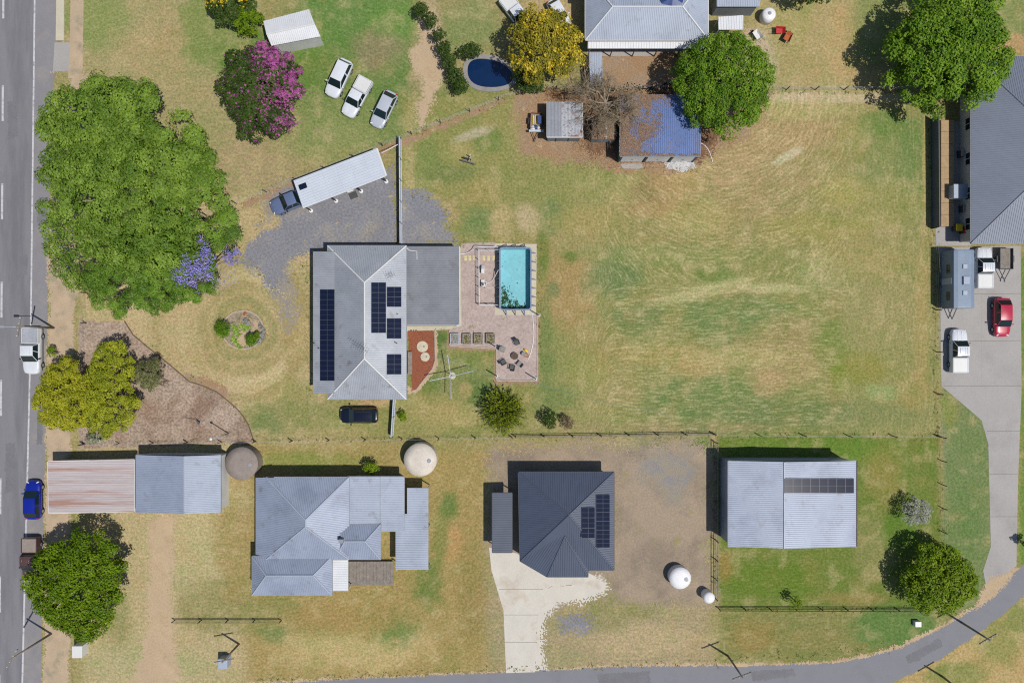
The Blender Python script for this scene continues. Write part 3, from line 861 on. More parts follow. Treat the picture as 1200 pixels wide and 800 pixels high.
# ------------------------------------------------------------------ trees and plants
def clump_set(c, rx, ry, zc, rz, n, cr, rug=.16, low=.25, seed=0, rot=0.0):
    r = np.random.RandomState(seed)
    ph = r.rand(4) * 6.28
    out = []
    for k in range(n):
        th = k * 2.39996 + r.rand() * .5
        rho = math.sqrt((k + .5) / n) * (.96 + .10 * r.rand())
        lim = 1 - rug * (.5 + .5 * math.sin(3 * th + ph[0])) - rug * .6 * (.5 + .5 * math.sin(7 * th + ph[1])) + rug * .5
        lim = max(.2, lim - cr * .8 / max(rx, ry))
        u, v = rho * lim * math.cos(th), rho * lim * math.sin(th)
        zz = math.sqrt(max(0, 1 - min(1, rho * .97) ** 2))
        x, y = u * rx, v * ry
        x, y = x * math.cos(rot) - y * math.sin(rot), x * math.sin(rot) + y * math.cos(rot)
        s = cr * (.7 + .6 * r.rand())
        out.append((c[0] + x, c[1] + y, zc + rz * zz * (.85 + .25 * r.rand()) + (r.rand() - .5) * cr * .7, s, s, s * (.75 + .2 * r.rand())))
        if r.rand() < low and rho > .35:
            out.append((c[0] + x * .92, c[1] + y * .92, zc - rz * .35 * r.rand(), s, s, s * .8))
    return np.array(out)


def clump_leaves(cl, n, leaf, seed=0, up=.35, jit=.6, shell=(.58, 1.08)):
    r = np.random.RandomState(seed)
    w = cl[:, 3] * cl[:, 4]
    k = r.choice(len(cl), n, p=w / w.sum())
    d = norm(r.normal(size=(n, 3)))
    d[:, 2] = np.where(d[:, 2] < -.25, -d[:, 2], d[:, 2])
    rad = (shell[0] + (shell[1] - shell[0]) * r.rand(n))[:, None]
    P = cl[k, :3] + d * cl[k, 3:] * rad
    ok = np.ones(n, bool)
    for c in cl:
        q = ((P - c[:3]) / (c[3:] * .50))
        ok &= (q * q).sum(1) > 1
    gap = fbm(P[:, 0] + P[:, 2] * .3, P[:, 1], max(.45, cl[:, 3].mean() * 1.1), seed + 900, 3)
    ok &= (gap > .34) | (r.rand(n) < .12)
    P, d, k = P[ok], d[ok], k[ok]
    n = len(P)
    N = norm(d * (1 - up) + np.array([0, 0, up]) + r.normal(size=(n, 3)) * jit * .5)
    ct = r.rand(len(cl))
    tint = np.clip(.45 * r.rand(n) + .62 * ct[k] - .03, 0, 1)
    size = leaf * (.7 + .6 * r.rand(n))
    return P, N, size, tint


def limbs(cl, base, zfork, rt, seed, n=9):
    r = np.random.RandomState(seed)
    m = MB()
    b = Vector(base)
    f = b + Vector((r.normal() * .15, r.normal() * .15, zfork))
    m.tube([b - Vector((0, 0, .1)), b + Vector((0, 0, zfork * .15)), b.lerp(f, .6), f], [rt * 1.35, rt, rt * .85, rt * .75], 9)
    idx = r.choice(len(cl), min(n, len(cl)), replace=False)
    for i in idx:
        e = Vector(cl[i][:3])
        mid = f.lerp(e, .5) + Vector((r.normal() * .2, r.normal() * .2, .15 * (e - f).length * .3))
        m.tube([f - Vector((0, 0, .1)), mid, e], [rt * .5, rt * .3, rt * .10], 6)
    return m


def tree(name, label, cat, px, py, rx, ry, zc, rz, lm, ncl, cr, dens, leaf, trunk=.22, bark='bark', group=None, seed=0, rot=0.0,
         rug=.16, blossom=None, aspect=.6, jit=.6, zfork=None, up=.35, extra=None):
    c = W(px, py, zc)
    k = S * (1 - zc / CAM_H)
    rx, ry = rx * k, ry * k
    root = thing(name, label, cat, (c.x, c.y, 0), group)
    cl = clump_set(c, rx, ry, zc, rz, ncl, cr, rug, seed=seed, rot=R(rot))
    if extra:
        ex = []
        for (ex_px, ex_py, r_, z_) in extra:
            e = W(ex_px, ex_py, z_)
            ex.append((e.x, e.y, z_, r_, r_, r_ * .8))
        cl = np.vstack([cl, np.array(ex)])
    zf = zfork if zfork is not None else zc * .55
    limbs(cl, (c.x, c.y, 0), zf, trunk, seed + 5).build('trunk', M[bark], root, smooth=True)
    n = int(math.pi * rx * ry * dens * 1.25)
    P, N, sz, t = clump_leaves(cl, n, leaf, seed + 1, up=up, jit=jit)
    if blossom:
        bm, prob = blossom
        qx = P[:, 0] / (S * (1 - P[:, 2] / CAM_H)) + 600
        qy = 400 - P[:, 1] / (S * (1 - P[:, 2] / CAM_H))
        pr = prob(qx, qy) * (np.clip((N[:, 2] + .2), 0, 1) > .15)
        isb = rng.rand(len(P)) < pr
        leaves('crown', P[~isb], N[~isb], sz[~isb], t[~isb], lm, root, aspect)
        leaves('blossom', P[isb] + N[isb] * .05, N[isb], sz[isb] * .95, t[isb], bm, root, .8)
    else:
        leaves('crown', P, N, sz, t, lm, root, aspect)
    return root


tree('poinciana_tree', 'wide feathery green tree nearest the top left road corner', 'tree', 128, 150, 78, 66, 5.0, 2.2, L_POINC, 110, .95, 210, .27, .35, 'bark_pale', 'feathery spreading trees along the front', seed=41, rug=.2)
tree('poinciana_tree', 'largest feathery green tree, in the middle of the three by the main road', 'tree', 158, 228, 112, 96, 5.2, 2.6, L_POINC, 190, 1.0, 210, .27, .42, 'bark_pale', 'feathery spreading trees along the front', seed=42, rug=.2,
     extra=[(212, 142, 1.5, 4.6), (228, 165, 1.5, 4.6), (240, 188, 1.5, 4.6), (252, 212, 1.4, 4.4), (256, 236, 1.4, 4.2), (236, 205, 1.5, 5.0), (222, 180, 1.5, 5.2), (60, 268, 1.3, 4.0), (66, 290, 1.4, 4.0), (74, 312, 1.4, 3.8), (88, 328, 1.3, 3.8), (92, 300, 1.5, 4.4), (84, 270, 1.5, 4.6), (104, 330, 1.3, 4.2)])
tree('poinciana_tree', 'feathery green tree above the mulch bed, beside the violet flowering tree', 'tree', 182, 315, 86, 62, 4.0, 1.6, L_POINC2, 170, .66, 380, .19, .34, 'bark_pale', 'feathery spreading trees along the front', seed=43, rot=15, rug=.22,
     extra=[(262, 262, 1.3, 4.0), (272, 275, 1.2, 3.8), (255, 285, 1.1, 3.8), (250, 270, 1.3, 4.4), (268, 255, 1.2, 4.0)])


def jacaranda():
    c = W(232, 312, 4.4)
    root = thing('jacaranda_tree', 'violet flowering jacaranda leaning out of the feathery green trees', 'tree', (c.x, c.y, 0))
    r = np.random.RandomState(77)
    spots = [(215, 322, 1.3), (228, 310, 1.4), (240, 305, 1.2), (205, 318, .9), (222, 328, .9), (237, 318, 1.1), (242, 292, .7), (236, 280, .5),
             (230, 338, .6), (240, 336, .7), (246, 325, .6), (250, 335, .45), (228, 344, .5), (272, 297, 1.0), (276, 303, .8), (268, 303, .7), (255, 330, .4)]
    cl = []
    for px, py, s in spots:
        z = 5.2 + r.rand() * .7 if py < 326 else 4.4
        p = W(px, py, z)
        cl.append((p.x, p.y, z, s, s, s * .6))
    cl = np.array(cl)
    limbs(cl, (c.x, c.y, 0), 2.0, .22, 3, 17).build('trunk', M['bark_pale'], root, smooth=True)
    P, N, sz, t = clump_leaves(cl, 2900, .19, 5, jit=1.0, shell=(.2, 1.15))
    leaves('blossom', P, N, sz, t, L_VIOLET, root, .75)
    tw = MB()
    for i in range(160):
        q = cl[r.randint(len(cl))]
        a = Vector(q[:3]) + Vector(r.normal(size=3)) * .3 * q[3]
        d = Vector(r.normal(size=3))
        d.z = abs(d.z) * .4
        tw.tube([a, a + d.normalized() * (.4 + .7 * r.rand())], [.035, .012], 3, cap=False)
    tw.build('twigs', M['bark_pale'], root)['kind'] = 'stuff'
    P, N, sz, t = clump_leaves(cl, 500, .22, 9, jit=1.0)
    leaves('crown', P - np.array([0, 0, .35]), N, sz, t, L_POINC, root, .5)


jacaranda()


def petals(label, px, py, rx, ry, n, lm, seed):
    r = np.random.RandomState(seed)
    a, q = r.rand(n) * 6.283, np.sqrt(r.rand(n)) * (.6 + .6 * r.rand(n))
    P = np.array([W(px + rx * math.cos(t) * k, py + ry * math.sin(t) * k) + Vector((0, 0, .03)) for t, k in zip(a, q)])
    o = leaves('fallen_petals', P, norm(np.array([[0, 0, 1.]]) + r.normal(size=P.shape) * .2), .06 + .05 * r.rand(n), r.rand(n), lm, None, .8)
    tag(o, label, 'petals', kind='stuff')


petals('violet fallen petals on the dry grass under the jacaranda', 246, 326, 34, 20, 420, L_VIOLET, 3)
petals('magenta fallen petals on the grass under the magenta flowering tree', 322, 122, 54, 62, 500, L_MAGENTA, 4)
tree('bougainvillea_tree', 'rounded tree flowering magenta on its right side beside the white shed', 'tree', 310, 110, 53, 62, 3.4, 2.4, L_DARK, 90, .75, 230, .25, .25, 'bark', seed=50, rug=.12,
     blossom=(L_MAGENTA, lambda x, y: np.clip(.05 + .48 * sstep(-14, 26, (x - 308) - (y - 110) * .28) * (.35 + 1.1 * (fbm(x, y, 14, 5, 3) > .48)) * (y < 168), 0, .9)))
tree('mixed_shrub', 'dark shrub with yellow flowers at the top edge left of the white shed', 'shrub', 272, 8, 34, 26, 2.2, 1.4, L_DARK, 40, .6, 230, .24, .15, seed=51, blossom=(L_YELLOWFL, lambda x, y: .5 * sstep(14, -6, y) * (fbm(x, y, 12, 6, 3) > .46)))
tree('leafy_shrub', 'mid green shrub just left of the white shed roof', 'shrub', 290, 26, 22, 17, 1.8, 1.1, L_CAMPHOR, 24, .5, 230, .22, .12, seed=52)
tree('cassia_tree', 'yellow flowering tree above the diagonal fence beside the dark blue pool', 'tree', 638, 58, 50, 48, 3.6, 2.4, L_CASSIA, 80, .8, 210, .25, .25, seed=53, rug=.2, blossom=(L_YELLOWFL, lambda x, y: .30 * (fbm(x, y, 16, 8, 3) > .5)))
tree('fig_tree', 'dense round dark green tree overhanging the blue shed roof', 'tree', 846, 101, 60, 64, 3.8, 2.6, L_FIG, 240, .70, 360, .21, .4, seed=54, rug=.07, up=.3)
tree('spreading_tree', 'large bright green tree over the grey building at the top right', 'tree', 1108, 55, 74, 84, 3.6, 3.0, L_FIG, 170, .95, 240, .28, .45, seed=55, rug=.2, extra=[(1075, 118, .8, 4.0), (1085, 126, .7, 3.8), (1060, 112, .7, 4.0), (1098, 132, .9, 4.2)])
tree('golden_tree', 'yellow green tree on the mulch bed, cauliflower shaped crown', 'tree', 132, 458, 34, 62, 2.2, 1.6, L_GOLD2, 120, .55, 330, .19, .25, 'bark', 'yellow green trees at the front corner', seed=56, rug=.15, rot=-4, zfork=1.0)
tree('golden_tree', 'yellow green tree between the parked white truck and the mulch bed', 'tree', 82, 464, 38, 48, 2.4, 1.7, L_GOLD, 90, .6, 300, .2, .25, 'bark', 'yellow green trees at the front corner', seed=57, rug=.16)
tree('olive_shrub', 'grey green shrub on the mulch bed beside the yellow green tree', 'shrub', 177, 438, 20, 21, 1.8, 1.0, L_GREYGREEN, 42, .38, 420, .14, .1, seed=58, rug=.18)
tree('pale_shrub', 'pale variegated shrub at the bottom corner of the mulch bed', 'shrub', 114, 513, 14, 7, .8, .5, L_PALE, 18, .3, 420, .15, .06, seed=59)
tree('round_tree', 'dense bright green tree beside the parked brown pickup', 'tree', 97, 681, 60, 68, 3.0, 2.4, L_CAMPHOR, 150, .85, 260, .25, .35, seed=60, rug=.18)
tree('lawn_tree', 'bright green tree by the bend of the side road', 'tree', 1097, 676, 46, 45, 2.0, 1.9, L_BRIGHT, 95, .68, 280, .23, .28, seed=61, rug=.16)
tree('verge_bush', 'tiny bright green bush on the verge beside the white truck', 'bush', 62, 412, 6.5, 7, .7, .4, L_BRIGHT, 12, .3, 420, .14, .05, seed=62)
tree('clipped_bush', 'clipped round bush at the left rim of the round garden bed', 'bush', 262, 385, 10.5, 11.5, 1.1, .55, L_BUSH, 46, .28, 700, .12, .07, group='bushes of the round bed', seed=63, rug=.05)
tree('clipped_bush', 'clipped round bush inside the round garden bed, right of the pale rosettes', 'bush', 295.5, 398.5, 8.5, 8.5, .9, .5, L_BUSH, 36, .26, 700, .12, .06, group='bushes of the round bed', seed=64, rug=.10)
tree('clipped_bush', 'small olive bush between the larger bed bush and the lavender', 'bush', 301.5, 392, 4, 4, .5, .35, L_CAMPHOR, 12, .2, 700, .11, .04, group='bushes of the round bed', seed=65)
tree('fence_shrub', 'small dark green shrub near the bottom fence, left of the dry one', 'shrub', 644, 492, 11, 13, 1.1, .6, L_DARK, 30, .28, 420, .13, .06, group='pair of shrubs by the bottom fence', seed=66, rug=.3, jit=1.0)
tree('fence_shrub', 'small dry brown shrub near the bottom fence, right of the green one', 'shrub', 665, 494, 9, 9, .9, .5, L_DRY, 24, .24, 480, .11, .06, group='pair of shrubs by the bottom fence', seed=67, rug=.2)
tree('garden_plant', 'small leafy plant beside the steel fence below the house', 'plant', 472, 488, 6, 8, .6, .4, L_BRIGHT, 14, .2, 360, .18, .04, seed=68, rug=.4)
tree('house_shrub', 'small green shrub against the shaded side of the large grey neighbour house', 'shrub', 435, 548, 12, 8, 1.2, .6, L_BRIGHT, 16, .35, 300, .18, .06, seed=69)
tree('twiggy_shrub', 'greyish round shrub left of the long driveway', 'shrub', 1072, 598, 20, 19, 1.2, 1.0, L_LAV, 44, .4, 240, .14, .1, 'twig', seed=70, rug=.12)
tree('young_tree', 'small dark sapling on the green lawn below the solar shed', 'tree', 932, 704, 8, 8, 1.1, .7, L_BRIGHT, 16, .3, 220, .16, .06, seed=71)
tree('top_edge_tree', 'dark tree cut by the top edge right of the courtyard', 'tree', 952, -12, 24, 22, 3.0, 1.6, L_DARK, 36, .6, 230, .24, .2, seed=72)
tree('fence_creeper', 'green shrub behind the grey square shed at the top fence', 'shrub', 622, 103, 22, 6, 1.5, .8, L_DARK, 20, .45, 240, .22, .06, seed=73)
tree('kerb_tree', 'dark low shrub at the right edge by the long driveway', 'shrub', 1204, 636, 9, 6, 1.0, .5, L_DARK, 10, .3, 300, .18, .05, seed=74)
hroot = None
for i, (hx, hy, rr) in enumerate([(493, 14, 9), (505, 26, 9), (514, 42, 8), (521, 58, 9), (526, 72, 9), (532, 88, 10), (540, 102, 10)]):
    pos = ['nearest the top edge', 'second from the top edge', 'third from the top edge', 'in the middle', 'third from the diagonal fence', 'second from the diagonal fence', 'nearest the diagonal fence'][i]
    tree('hedge_bush', 'dark hedge bush of the curved row, ' + pos, 'bush', hx, hy, rr, rr + 2, 1.3, .7, L_DARK, 14, .42, 260, .2, .06, group='curved row of hedge bushes', seed=80 + i)
for i, (hx, hy, rx_, ry_) in enumerate([(552, 62, 16, 9), (612, 88, 14, 10)]):
    tree('pool_shrub', ['dark shrub above the dark blue pool', 'dark shrub right of the dark blue pool'][i], 'shrub', hx, hy, rx_, ry_, 1.4, .8, L_DARK, 18, .42, 240, .2, .06, group='shrubs round the dark pool', seed=90 + i)


def bare_tree():
    r = np.random.RandomState(5)
    p = W(706, 131, 0)
    root = thing('bare_tree', 'leafless pale tree spreading between the grey shed and blue shed', 'tree', (p.x, p.y, 0))
    tr = MB()
    tw = MB()
    def grow(a, d, L, rad, lev):
        d = d.normalized()
        mid = a + d * L * .5 + Vector(r.normal(size=3)) * L * .06
        e = a + d * L + Vector(r.normal(size=3)) * L * .05
        (tr if lev < 2 else tw).tube([a, mid, e], [rad, rad * .82, rad * .62], 7 if lev < 2 else (4 if lev == 2 else 3), cap=False)
        if lev >= 5:
            return
        nb = [8, 6, 5, 4, 3][lev]
        for k in range(nb):
            t = .35 + .65 * r.rand() if lev else 1
            s = a.lerp(e, t)
            nn = Vector(r.normal(size=3))
            dd = d * (.75 if lev else .35) + nn * .62
            if lev == 0:
                ang = k * 2 * math.pi / nb + r.rand() * .5
                dd = Vector((math.cos(ang), math.sin(ang) * .8, .45 + .4 * r.rand()))
            dd.z = max(dd.z, -.12)
            grow(s, dd, L * ([1.15, .72, .66, .62, .6][lev]) * (.75 + .5 * r.rand()), rad * .52, lev + 1)
    grow(Vector((p.x, p.y, 0)), Vector((.05, .1, 1)), 2.1, .17, 0)
    tr.build('trunk', M['bark_pale'], root, smooth=True)
    o = tw.build('twigs', M['twig'], root)
    o['kind'] = 'stuff'


bare_tree()


def spiky_shrub():
    r = np.random.RandomState(15)
    c = W(590, 480, 0)
    root = thing('shoot_shrub', 'bushy shrub of long upright green shoots by the gravel patio', 'shrub', (c.x, c.y, 0))
    st = MB()
    PP, TT, SS, TI = [], [], [], []
    for i in range(620):
        th = r.rand() * 6.283
        ph = math.acos(1 - r.rand() * .97)
        d = Vector((math.sin(ph) * math.cos(th), math.sin(ph) * math.sin(th), math.cos(ph) * .95 + .15)).normalized()
        L = 2.5 * (.75 + .45 * r.rand())
        a = Vector((c.x, c.y, .5)) + Vector(r.normal(size=3)) * .25
        e = a + d * L + Vector((0, 0, .25)) * L * .3
        if i % 2 == 0:
            st.tube([a.lerp(e, .25), a.lerp(e, .6) + Vector(r.normal(size=3)) * .06, e], [.022, .016, .008], 3, cap=False)
        for q in range(9):
            t = .50 + .5 * r.rand()
            p_ = a.lerp(e, t) + Vector(r.normal(size=3)) * .05
            dd = d * .9 + Vector(r.normal(size=3)) * .35
            PP.append(p_[:]); TT.append(dd[:]); SS.append(.20 + .18 * r.rand()); TI.append(r.rand() * .55 + .45 * (i % 7) / 7)
    st.build('trunk', M['bark'], root)
    PP, TT = np.array(PP), np.array(TT)
    N = norm(np.cross(TT, r.normal(size=TT.shape)) + np.array([0, 0, .15]))
    leaves('crown', PP, N, np.array(SS), np.array(TI), L_SPIKE, root, .30, T=TT)


spiky_shrub()


# ------------------------------------------------------------------ building helpers
def ribs(mb, poly, sp=.2, w=.05, h=.028, mi=0, along=None):
    a = Vector(poly[0])
    n = plane_of(Vector(poly[0]), Vector(poly[1]), Vector(poly[2]))
    if along is None:
        along = Vector((n.x, n.y, 0)) if math.hypot(n.x, n.y) > .01 else Vector((1, 0, 0))
    v = (along - n * along.dot(n)).normalized()
    u = v.cross(n).normalized()
    q = [((Vector(p) - a).dot(u), (Vector(p) - a).dot(v)) for p in poly]
    u0, u1 = min(x for x, _ in q), max(x for x, _ in q)
    k = u0 + sp * .5
    while k < u1:
        hits = []
        for i in range(len(q)):
            (ua, va), (ub, vb) = q[i], q[(i + 1) % len(q)]
            if (ua - k) * (ub - k) < 0:
                hits.append(va + (vb - va) * (k - ua) / (ub - ua))
        if len(hits) >= 2:
            v0, v1 = min(hits) + .01, max(hits) - .01
            if v1 - v0 > .1:
                vs = []
                for vv in (v0, v1):
                    b = a + u * k + v * vv
                    vs += [b - u * w, b - u * w * .35 + n * h, b + u * w * .35 + n * h, b + u * w]
                mb.add(vs, [(0, 1, 5, 4), (1, 2, 6, 5), (2, 3, 7, 6)], mi)
        k += sp


def roof_face(mb, poly, sp=.2, mi=0, along=None, rib=True):
    mb.add(poly, [tuple(range(len(poly)))], mi)
    if rib:
        ribs(mb, poly, sp, mi=mi, along=along)


def cap_line(mb, a, b, r=.1, mi=0):
    mb.tube([Vector(a) + Vector((0, 0, .02)), Vector(b) + Vector((0, 0, .02))], r, 6, mi)


def gutter(parent, pts, material, s=.13, name='gutter'):
    for i in range(len(pts) - 1):
        m = MB()
        a, b = Vector(pts[i]), Vector(pts[i + 1])
        m.beam(a - Vector((0, 0, .07)), b - Vector((0, 0, .07)), s, .12)
        m.build(name, material, parent)


def inset(pts, d):
    cx = sum(p[0] for p in pts) / len(pts)
    cy = sum(p[1] for p in pts) / len(pts)
    return [(p[0] + (d if p[0] < cx else -d), p[1] + (d if p[1] < cy else -d)) for p in pts]


def wall_box(root, pts, z1, material, d=.4, z0=0):
    return MB().prism(inset(pts, d), z0, z1).build('wall', material, root)


def window_on(root, a, b, z0, z1, out, frame=None):
    """a, b: wall points (x,y); out: outward unit vector"""
    a, b, out = Vector((a[0], a[1], 0)), Vector((b[0], b[1], 0)), Vector((out[0], out[1], 0))
    m = MB()
    fw = .07
    o = out * .03
    for z in (z0, z1):
        m.beam(a + o + Vector((0, 0, z)), b + o + Vector((0, 0, z)), .06, fw)
    for p in (a, b, (a + b) / 2):
        m.beam(p + o + Vector((0, 0, z0)), p + o + Vector((0, 0, z1)), .055, fw)
    w = m.build('window', frame or M['trim_white'], root)
    g = MB()
    o = out * .012
    g.add([a + o + Vector((0, 0, z0)), b + o + Vector((0, 0, z0)), b + o + Vector((0, 0, z1)), a + o + Vector((0, 0, z1))], [(0, 1, 2, 3)])
    g.build('pane', M['glass'], w)
    return w


def hip_roof(root, x0, y0, x1, y1, e, ridge, rh, material, sp=.2, capm=None, gutm=None, rib=True):
    """eave rectangle and ridge ends in picture units, heights in metres"""
    A, B, Cc, D = W(x0, y0, e), W(x1, y0, e), W(x1, y1, e), W(x0, y1, e)
    (ax, ay), (bx, by) = ridge
    P, Q = W(ax, ay, rh), W(bx, by, rh)
    m = MB()
    vert = abs(by - ay) >= abs(bx - ax)
    if vert:
        faces = [[A, P, B], [B, P, Q, Cc], [Cc, Q, D], [D, Q, P, A]]
        hips = [(A, P), (B, P), (Cc, Q), (D, Q)]
    else:
        faces = [[A, P, Q, B], [B, Q, Cc], [Cc, Q, P, D], [D, P, A]]
        hips = [(A, P), (D, P), (B, Q), (Cc, Q)]
    for f in faces:
        roof_face(m, f, sp, rib=rib)
    m.add([A - Vector((0, 0, .05)), B - Vector((0, 0, .05)), Cc - Vector((0, 0, .05)), D - Vector((0, 0, .05))], [(0, 1, 2, 3)])
    ro = m.build('roof', material, root)
    for a, b in hips + ([(P, Q)] if (P - Q).length > .3 else []):
        c = MB()
        cap_line(c, a, b, .085)
        c.build('ridge_cap', capm or material, ro)
    gutter(ro, [A, B, Cc, D, A], gutm or material)
    return ro, (A, B, Cc, D, P, Q)


def flat_roof(root, corners, material, sp=.2, along=None, gutm=None, thick=.06, rib=True, name='roof'):
    m = MB()
    up = [Vector(c) for c in corners]
    roof_face(m, up, sp, along=along, rib=rib)
    lo = [c - Vector((0, 0, thick)) for c in up]
    n = len(up)
    m.add(up + lo, [tuple(range(n, 2 * n))] + [(i, (i + 1) % n, n + (i + 1) % n, n + i) for i in range(n)])
    o = m.build(name, material, root)
    if gutm:
        gutter(o, up + [up[0]], gutm)
    return o


def gable_roof(root, x0, y0, x1, y1, e, ridge, rh, axis, material, sp=.2, mat2=None, gutm=None):
    A, B, Cc, D = W(x0, y0, e), W(x1, y0, e), W(x1, y1, e), W(x0, y1, e)
    m = MB()
    if axis == 'v':
        P = Vector((W(ridge, y0, rh).x, A.y, rh))
        Q = Vector((P.x, D.y, rh))
        f1, f2 = [A, P, Q, D], [P, B, Cc, Q]
        ends = [[A, B, P], [D, Cc, Q]]
    else:
        P = Vector((A.x, W(x0, ridge, rh).y, rh))
        Q = Vector((B.x, P.y, rh))
        f1, f2 = [A, B, Q, P], [P, Q, Cc, D]
        ends = [[A, D, P], [B, Cc, Q]]
    roof_face(m, f1, sp, 0)
    roof_face(m, f2, sp, 1)
    ro = m.build('roof', [material, mat2 or material], root)
    c = MB()
    cap_line(c, P, Q, .09)
    c.build('ridge_cap', material, ro)
    for en in ends:
        g = MB()
        z = Vector((0, 0, .04))
        inw = (Vector(((A.x + Cc.x) / 2, (A.y + Cc.y) / 2, 0)) - Vector((en[2].x, en[2].y, 0))).normalized() * .05
        g.add([p - z + inw for p in en], [(0, 1, 2)])
        g.build('gable', M['wall_grey'], root)
    if gutm:
        gutter(ro, [A, B, Cc, D, A], gutm)
    return ro, (A, B, Cc, D, P, Q)


def solar_array(root, x0, y0, x1, y1, nc, nr, p0, n, horiz=False):
    c = [on_plane(x, y, p0, n) + n * .13 for x, y in ((x0, y0), (x1, y0), (x1, y1), (x0, y1))]
    def bil(u, v):
        return (c[0] * (1 - u) + c[1] * u) * (1 - v) + (c[3] * (1 - u) + c[2] * u) * v
    for i in range(nc):
        for j in range(nr):
            g = .006
            u0, u1, v0, v1 = i / nc + g / nc * 1.2, (i + 1) / nc - g / nc * 1.2, j / nr + g / nr, (j + 1) / nr - g / nr
            q = [bil(u0, v0), bil(u1, v0), bil(u1, v1), bil(u0, v1)]
            m = MB()
            lo = [p - n * .04 for p in q]
            m.add(q + lo, [(3, 2, 1, 0), (4, 5, 6, 7)] + [(k, (k + 1) % 4, 4 + (k + 1) % 4, 4 + k) for k in range(4)], 0)
            cen = sum(q, Vector()) / 4
            inn = [p + (cen - p) * .03 + n * .004 for p in q]
            m.add(inn, [(3, 2, 1, 0)], 1)
            # fine bus lines between cell rows
            for k in (1,):
                t = .5
                a, b = inn[0].lerp(inn[3], t), inn[1].lerp(inn[2], t)
                d = (inn[3] - inn[0]).normalized() * .006
                m.add([a - d + n * .002, b - d + n * .002, b + d + n * .002, a + d + n * .002], [(3, 2, 1, 0)], 2)
            m.build('solar_panel', [M['panel_frame'], M['solar_cell'], M['panel_frame']], root)


